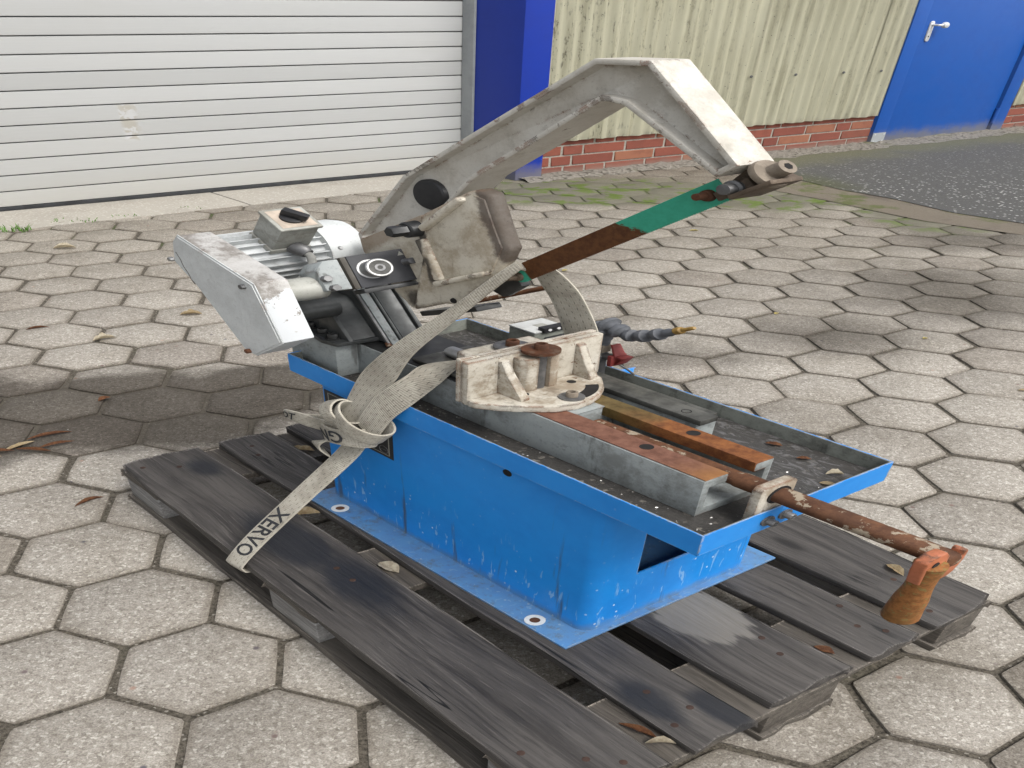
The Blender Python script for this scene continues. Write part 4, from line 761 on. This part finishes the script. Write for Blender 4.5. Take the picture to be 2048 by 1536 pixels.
obj('drain_screw', lathe(B(), (-.372, .1025, .702), (0, -1, 0), [(0, .006), (.002, .005)], 12), 'hole', M, hs_)
obj('lower_slide', ext(B(), [(-.475, .125, .628), (-.360, .125, .686), (-.360, .165, .686), (-.475, .165, .628)], (.006, 0, -.010)), 'dark', M, hs_, .002)
# blade with teeth
a0, a1 = Vector((-.3265, .759)), Vector((-.047, 1.0065)); dv = (a1-a0).normalized(); nn = Vector((dv.y, -dv.x)); L = (a1-a0).length; hw = .0175
up = []; 
for k in range(7): t = math.pi/2+math.pi*k/6; up.append(a0+dv*(hw*.9+hw*.9*math.cos(t))-nn*(hw*math.sin(t)))
pts = [tuple(q) for q in up][::1]; nt = 92; low_ = []
for k in range(nt): s = .02+(L-.02)*k/nt; low_ += [a0+dv*s+nn*hw, a0+dv*(s+(L-.02)/nt*.85)+nn*(hw-.0022)]
poly = pts+[tuple(q) for q in low_]+[tuple(a1+nn*hw), tuple(a1-nn*hw)]
bl = obj('saw_blade', pry(B(), ccw(poly), .1540, .1560), 'blade', M, mc)
for q, m in (((-.0635, .9925), 'rustbolt'), ((-.3165, .7635), 'tens')):
    bm = B(); lathe(bm, (q[0], .154, q[1]), (0, -1, 0), [(0, .0095), (.005, .0085), (.006, .0058), (.018, .0055), (.0185, .003)], 18); obj('blade_pin', bm, m, M, bl)
obj('rear_clamp', pry(B(), [(-.375, .715), (-.322, .762), (-.312, .742), (-.345, .705)], .1563, .172), 'dark', M, bl, .003)
# tensioner at the tip of the bow
te = obj('blade_tensioner', pry(B(), ccw([(-.046, 1.019), (-.026, .998), (.013, 1.031), (.010, 1.037), (-.018, 1.047), (-.030, 1.044)]), .157, .178), 'tens', M, mc, .003)
obj('tensioner_jaw', pry(B(), ccw([(-.030, 1.003), (-.0255, .997), (.0145, 1.031), (.0115, 1.037)]), .136, .180), 'tens', M, te, .002)
obj('tension_link', pry(B(), ccw([(-.056, .9985), (-.047, .988), (-.012, 1.020), (-.022, 1.031)]), .1485, .1538), 'tens', M, te, .0015)
bm = B(); lathe(bm, (-.032, .1484, 1.0125), (0, -1, 0), [(0, .012), (.004, .012), (.005, .0085), (.016, .0080), (.0165, .0045)], 18); obj('link_pin', bm, 'gsteel', M, te)
dd = Vector((.741, 0, .671)); tp = Vector((-.0095, .158, 1.0355)); bm = B(); lathe(bm, tp, dd, [(0, .0215), (.005, .022), (.008, .021), (.0085, .0125), (.010, .0105), (.026, .0105), (.0265, .0085)], 26); tw = obj('tension_washer', bm, 'washer', M, te); bm = B(); lathe(bm, tp+dd*.0262, dd, [(0, .0052), (.0008, .0052)], 6); obj('socket', bm, 'hole', M, tw)
obj('stop_rod', cyl(B(), (-.560, .26, .575), (-.425, .305, .660), .0058, 14), 'rust', M, mc)

# ------------------------------------------------------------------ lifting strap
def ribbon(name, ctrl, parent, th=.0052, steps=40, u0=0., mat='strap'):
    P = [Vector(c[0]) for c in ctrl]; H = [Vector(c[1])*.9 for c in ctrl]; bm = B(); ul = bm.loops.layers.uv.new('UVMap'); rows = []; u = u0; last = None; surf = []
    for k in range(steps+1):
        t = k/steps; p = cr(P, t); h = cr(H, t); d = (cr(P, min(1, t+.01))-cr(P, max(0, t-.01))).normalized(); nrm = d.cross(h).normalized()
        if last is not None: u += (p-last).length
        last = p; row = []
        for j in range(7):
            f = j/3-1; e = th*(.5 if abs(f) < .95 else .25)
            row.append((p+h*f+nrm*e, p+h*f-nrm*e, u, (f+1)/2))
        rows.append([(bm.verts.new(a), bm.verts.new(b), uu, vv) for a, b, uu, vv in row]); surf.append((p, h, nrm, u))
    def q(vs4, uvs):
        f = bm.faces.new(vs4)
        for l, z in zip(f.loops, uvs): l[ul].uv = z
    for A, Q in zip(rows, rows[1:]):
        for j in range(6):
            for s in (0, 1): q((A[j][s], A[j+1][s], Q[j+1][s], Q[j][s]), [(z[2], z[3]) for z in (A[j], A[j+1], Q[j+1], Q[j])])
        for j in (0, 6): q((A[j][0], A[j][1], Q[j][1], Q[j][0]), [(z[2], z[3]) for z in (A[j], A[j], Q[j], Q[j])])
    for R_ in (rows[0], rows[-1]):
        for j in range(6): q((R_[j][0], R_[j+1][0], R_[j+1][1], R_[j][1]), [(z[2], z[3]) for z in (R_[j], R_[j+1], R_[j+1], R_[j])])
    return obj(name, bm, mat, M, parent, ang=70), surf
def text_on(surf, s, ustart, udir, vdir, size, side, parent, vcen=0., th=.0045):
    cu = bpy.data.curves.new('print', 'FONT'); cu.body = s; cu.size = 1; cu.align_x = 'LEFT'; cu.offset = .018; cu.resolution_u = 3; to = bpy.data.objects.new('print', cu); C.objects.link(to)
    me = to.evaluated_get(bpy.context.evaluated_depsgraph_get()).to_mesh(); bm = B(); bm.from_mesh(me); bpy.data.objects.remove(to)
    if bm.edges: bmesh.ops.subdivide_edges(bm, edges=[e for e in bm.edges if e.calc_length() > .25], cuts=2)
    for v in bm.verts:
        uu = ustart+udir*v.co.x*size; vv = vcen+vdir*(v.co.y-.35)*size
        k = 0
        while k < len(surf)-2 and surf[k+1][3] < uu: k += 1
        a, b = surf[k], surf[k+1]; f = (uu-a[3])/max(1e-6, b[3]-a[3]); p = a[0].lerp(b[0], f); h = a[1].lerp(b[1], f); n = a[2].lerp(b[2], f).normalized()
        v.co = p+h.normalized()*vv+n*side*(th*.5+.0006)
    return obj('printed_letters', bm, 'ink', M, parent)
st = thing('lifting_strap', 'dirty off-white webbing strap knotted round the machine and tied over the pallet edge', 'strap', M, (-.46, -.05, 0))
hx = .0255
r1, s1 = ribbon('strap_tail', [((-.489, -.150, -.0265), (.022, .002, 0)), ((-.489, -.195, -.0285), (.022, .002, 0)), ((-.4885, -.2055, -.014), (.022, .002, 0)), ((-.4872, -.2030, .004), (.0225, .002, .001)), ((-.480, -.165, .072), (.023, .003, .001)), ((-.468, -.09, .182), (.0235, 0, -.001)), ((-.456, -.012, .295), (.024, 0, -.002)), ((-.45, .008, .36), (.024, 0, -.003))], st, steps=60)
side1 = -1 if (s1[30][2].z < 0) else 1
text_on(s1, 'XERVO', .248, -1, 1, .0445, side1, r1, 0.0)
ra, sa = ribbon('strap_up', [((-.462, -.004, .370), (.026, .0, -.010)), ((-.452, .012, .440), (.027, .0, -.012)), ((-.428, .026, .512), (.027, .004, -.012)), ((-.388, .042, .600), (.014, .003, -.012)), ((-.336, .074, .694), (.006, .003, -.0115)), ((-.296, .108, .778), (.003, .004, -.010)), ((-.284, .124, .806), (.002, .005, -.008))], st, steps=60)
rbb, sb_ = ribbon('strap_across', [((-.420, -.006, .372), (.022, .0, -.020)), ((-.405, .012, .438), (.022, .0, -.022)), ((-.385, .030, .482), (.018, .008, -.020)), ((-.378, .058, .515), (.012, .022, -.012)), ((-.385, .095, .535), (.016, .022, -.004)), ((-.36, .13, .545), (.02, .015, -.002)), ((-.31, .155, .57), (.02, .01, 0))], st, steps=50)
rf, sf_ = ribbon('strap_far_side', [((-.300, .122, .806), (.004, .007, -.010)), ((-.318, .165, .782), (.006, .006, -.012)), ((-.372, .235, .742), (.012, .004, .006)), ((-.392, .268, .716), (.016, .004, .013)), ((-.382, .278, .690), (.021, .006, .013)), ((-.368, .287, .655), (.024, .007, .012)), ((-.350, .299, .584), (.027, .008, .011)), ((-.344, .305, .53), (.028, .008, .008)), ((-.345, .31, .45), (.028, .006, 0))], st, steps=60)
# the knot: two turns round the strands, a free loop to the left and a folded end
def turn(name, c, ax, ex, rx, ry, hw, a0=90, a1=450, n=11, wob=.0, tw=0.):
    c = Vector(c); ax = Vector(ax).normalized(); ex = Vector(ex); ex = (ex-ax*ex.dot(ax)).normalized(); ey = ax.cross(ex); ct = []
    for k in range(n):
        t = k/(n-1); a = math.radians(a0+(a1-a0)*t); h = hw*(1+wob*math.sin(a*2+1)); p = c+ex*rx*math.cos(a)+ey*ry*math.sin(a)+ax*tw*(t-.5)
        ct.append((p, ax*h+ex*h*.18*math.sin(a)))
    return ribbon(name, ct, st, .006, 64)
k1, s_k1 = turn('knot_turn', (-.432, -.004, .392), (.42, .10, .78), (1, 0, -.5), .052, .028, .021, wob=.15, tw=.012)
k2, s_k2 = turn('knot_turn', (-.462, -.006, .345), (-.30, .12, .95), (1, 0, .3), .050, .028, .024, wob=.12, tw=-.012)
k4, _ = turn('knot_turn', (-.470, -.010, .402), (.75, .1, .55), (.5, 0, -.8), .030, .024, .019, 60, 400, wob=.2, tw=.01)
lp, s_lp = ribbon('knot_loop', [((-.470, -.012, .352), (.003, 0, .017)), ((-.510, -.026, .352), (.002, .002, .017)), ((-.550, -.032, .350), (.002, .002, .017)), ((-.588, -.030, .340), (.004, -.002, .017)), ((-.612, -.016, .322), (.006, -.004, .016)), ((-.606, .002, .306), (.004, -.003, .015)), ((-.575, .010, .312), (.0, 0, .015)), ((-.53, .010, .330), (0, 0, .016)), ((-.48, .006, .345), (0, 0, .016))], st, .0055, 64)
ke, _ = ribbon('knot_end', [((-.470, -.030, .330), (.012, 0, .014)), ((-.500, -.036, .306), (.018, -.004, .008)), ((-.508, -.034, .288), (.020, -.006, .002)), ((-.494, -.030, .276), (.020, -.004, -.004))], st, .005, 24)
kf = [k for k in range(len(s_k2)) if s_k2[k][0].y == min(q[0].y for q in s_k2)][0]; sgn = 1 if s_k2[kf][2].y < 0 else -1
ud = -1 if (s_k2[min(kf+1, 63)][0].x-s_k2[kf][0].x) > 0 else 1
text_on(s_k2, 'GN', s_k2[kf][3]-ud*.028, ud, -1 if s_k2[kf][1].z > 0 else 1, .040, sgn, k2, 0, .007)
lf = 14; sg2 = 1 if s_lp[lf][2].y < 0 else -1; ud2 = 1 if (s_lp[lf+1][0].x-s_lp[lf][0].x) < 0 else -1
text_on(s_lp, 'OT', s_lp[26][3]-.0, -1, 1 if s_lp[20][1].z > 0 else -1, .030, sg2, lp, 0, .0065)

# ------------------------------------------------------------------ leaves, grass, chips
def leafmesh(L, wd, curl, lobes, seed):
    rl = random.Random(seed); bm = B(); n = 9; rows = []
    for k in range(n+1):
        t = k/n; w0 = wd*math.sin(math.pi*min(1, t*.97+.02))**.8
        if lobes: w0 *= .62+.5*abs(math.sin(t*lobes*math.pi))
        w0 *= 1+rl.uniform(-.15, .15); z = curl*L*(math.sin(math.pi*t)*.5+rl.uniform(-.05, .05))
        rows.append([bm.verts.new((t*L-L/2, -w0, z+curl*w0*1.3+.002)), bm.verts.new((t*L-L/2, rl.uniform(-.05, .05)*wd, z*.35+.0015)), bm.verts.new((t*L-L/2, w0, z+curl*w0*1.1+.002))])
    for a, b in zip(rows, rows[1:]):
        for j in (0, 1): bm.faces.new((a[j], a[j+1], b[j+1], b[j]))
    bmesh.ops.solidify(bm, geom=bm.faces[:], thickness=.0005)
    return bm
def leaf(label, F, p, L, wd, rot, mat, curl=.25, lobes=0, seed=1, tilt=0., grp=None):
    bm = leafmesh(L, wd, curl, lobes, seed); R_ = Matrix.Rotation(rot, 3, 'Z') @ Matrix.Rotation(tilt, 3, 'X')
    for v in bm.verts: v.co = R_ @ v.co+Vector(p)
    tag(obj('fallen_leaf', bm, mat, F, org=p), label, 'leaf', grp)
leaf('pale curled oak leaf on the paving below the roller door', G, (-.754, 2.815, .004), .075, .022, .2, 'leafpale', .45, 4, 1)
leaf('beige curled leaf in a paving joint left of the belt cover', G, (-.419, 1.664, .003), .06, .016, .5, 'leafpale', .5, 3, 2)
leaf('tan oak leaf behind the belt cover on the pavers', G, (-.23, 1.906, .003), .06, .02, .1, 'leafbeige', .35, 3, 3)
for k in range(9):
    leaf('thin dry brown leaves heaped at the left edge of the photo', G, (-.50+.018*k*(1 if k % 2 else -.4), .86+.016*(k % 4)-.02, .003+.003*(k % 3)), .07, .007, .4+.35*(k % 5)-.6, 'leafbrown' if k % 3 else 'leafbeige', .2, 0, 20+k, .2, 'leaf litter heap')
leaf('long dark brown leaf just above the heap at the left', G, (-.40, .945, .003), .09, .008, .5, 'leafbrown', .2, 0, 5)
leaf('reddish brown leaf on the dark wet stain', G, (-.332, 1.173, .003), .035, .01, .9, 'leafbrown', .3, 0, 6)
leaf('slim curled brown leaf on a paver left of the pallet corner', G, (-.255, .592, .003), .06, .006, .75, 'leafbrown', .35, 0, 7)
leaf('thin brown twig-like leaf in a joint at the far left', G, (-.61, 1.78, .003), .06, .006, .4, 'leafbrown', .3, 0, 8)
leaf('small yellow leaf on the paver joint right of the hose nozzle', G, (1.43, 1.825, .002), .022, .007, 1.0, 'leafyellow', .2, 0, 9)
leaf('small yellow leaf alone on the right-hand stained pavers', G, (1.756, 1.54, .002), .018, .007, .3, 'leafyellow', .2, 0, 10)
leaf('pale yellow leaf on the pavers beneath the green blade tip', G, (1.517, 3.074, .002), .04, .01, .1, 'leafyellow', .15, 2, 11)
leaf('orange leaf at the right edge of the photo', G, (1.80, 1.081, .002), .04, .008, -.2, 'leafbeige', .2, 0, 12)
leaf('tiny yellow leaf behind the strap beside the blade', G, (.905, 2.408, .002), .024, .01, .5, 'leafyellow', .2, 0, 13)
leaf('beige leaf lying on the second pallet board gap near the base', PL, (.60, .168, .1225), .045, .013, .1, 'leafpale', .25, 0, 14)
leaf('yellow-brown leaf on the farthest pallet board', PL, (1.063, .751, .1445), .04, .009, -.3, 'leafbeige', .3, 0, 15)
leaf('small reddish leaf between the front ends of the pallet boards', PL, (1.142, .495, .1222), .03, .008, .2, 'leafbrown', .2, 0, 16)
leaf('white curled leaf at the near front end of the pallet', PL, (1.165, .172, .124), .036, .006, .9, 'leafpale', .7, 0, 17)
leaf('brown leaf beside the white curled leaf on the pallet', PL, (1.13, .170, .1225), .052, .0055, .3, 'leafbrown', .3, 0, 18)
leaf('tan leaf caught between boards behind the strap knot', PL, (.10, .300, .1225), .05, .013, .8, 'leafbeige', .35, 2, 19)
leaf('brown leaf under the strap at the flange corner', PL, (.36, .165, .1225), .05, .014, 1.2, 'leafbeige', .4, 0, 31)
leaf('beige seed husk in the near right corner of the tray', M, (.092, .312, ZF+.002), .022, .007, .9, 'leafpale', .5, 0, 32)
leaf('flat pale flake beside the seed husk in the tray', M, (.104, .282, ZF+.001), .02, .005, .6, 'leafbeige', .1, 0, 33)
leaf('dark red leaf scrap along the far side of the tray', M, (-.017, .335, ZF+.001), .022, .006, .4, 'leafbrown', .2, 0, 34)
leaf('small brown leaf scrap further along the tray', M, (.037, .325, ZF+.001), .018, .005, .7, 'leafbrown', .2, 0, 35)
def tuft(label, p, n, h, sp_, seed, grp=None):
    rg = random.Random(seed); bm = B()
    for k in range(n):
        a = rg.uniform(0, 6.28); b = Vector((rg.uniform(-sp_, sp_), rg.uniform(-sp_*.5, sp_*.5), 0))+Vector(p); d = Vector((math.cos(a), math.sin(a), 0)); s = Vector((-d.y, d.x, 0))*.0022; hh = h*rg.uniform(.5, 1.1); ln = rg.uniform(.3, 1.)
        P = [b, b+d*hh*.25*ln+Vector((0, 0, hh*.55)), b+d*hh*.75*ln+Vector((0, 0, hh*.85))]
        v = [bm.verts.new(P[0]-s), bm.verts.new(P[0]+s), bm.verts.new(P[1]+s*.8), bm.verts.new(P[1]-s*.8), bm.verts.new(P[2])]; bm.faces.new(v[:4]); bm.faces.new((v[3], v[2], v[4]))
    tag(obj('grass_tuft', bm, 'grass', G, org=p), label, 'grass', grp)
tuft('green grass tuft in the paving joint at the far left', (-1.0, 3.14, 0), 60, .05, .06, 1)
tuft('low grass along the concrete strip below the roller door', (-.82, 3.33, 0), 36, .022, .09, 2)
tuft('thin grass further along the concrete strip', (-.66, 3.42, 0), 20, .018, .05, 3)
tuft('green grass tuft behind the tip of the saw bow', (2.39, 4.58, 0), 46, .085, .035, 4)
tuft('short grass blades in the strip joint behind the motor', (-.42, 3.60, 0), 14, .018, .05, 5)
rg = random.Random(9); cbm = B()
for k in range(420):
    x, y = (rg.uniform(-.63, .11), rg.uniform(.04, .088)) if k < 170 else (rg.uniform(-.56, -.48), rg.uniform(.22, .35)) if k < 300 else (rg.uniform(.0, .12), rg.uniform(.05, .30))
    s = rg.uniform(.0006, .0022); a = rg.uniform(0, 6.3); c = Vector((x, y, ZF+.0006)); d = Vector((math.cos(a), math.sin(a), 0))*s; e = Vector((-d.y, d.x, 0))*.5+Vector((0, 0, s*.4))
    v = [cbm.verts.new(c+q) for q in (d, e, -d, -e)]; cbm.faces.new(v)
tag(obj('metal_shavings', cbm, 'chips', M, org=(-.2, .2, ZF)), 'bright metal shavings scattered over the tray floor', 'shavings', None, 'stuff')
gbm = B()
for k in range(420):
    x, y = rg.uniform(-1.2, 2.4), rg.uniform(-.3, 3.6); s = rg.uniform(.0009, .0022)*(1+.3*y); c = Vector((x, y, .0015)); a = rg.uniform(0, 6.3); d = Vector((math.cos(a), math.sin(a), 0))*s; e = Vector((-d.y, d.x, 0))*.6; u = Vector((0, 0, s*.7))
    v = [gbm.verts.new(c+q) for q in (d, e, -d, -e)]; t = gbm.verts.new(c+u)
    for i in range(4): gbm.faces.new((v[i], v[(i+1) % 4], t))
tag(obj('loose_grit', gbm, 'grit', G, org=(0, 0, 0)), 'pale loose grit scattered over the paving', 'grit', None, 'stuff')
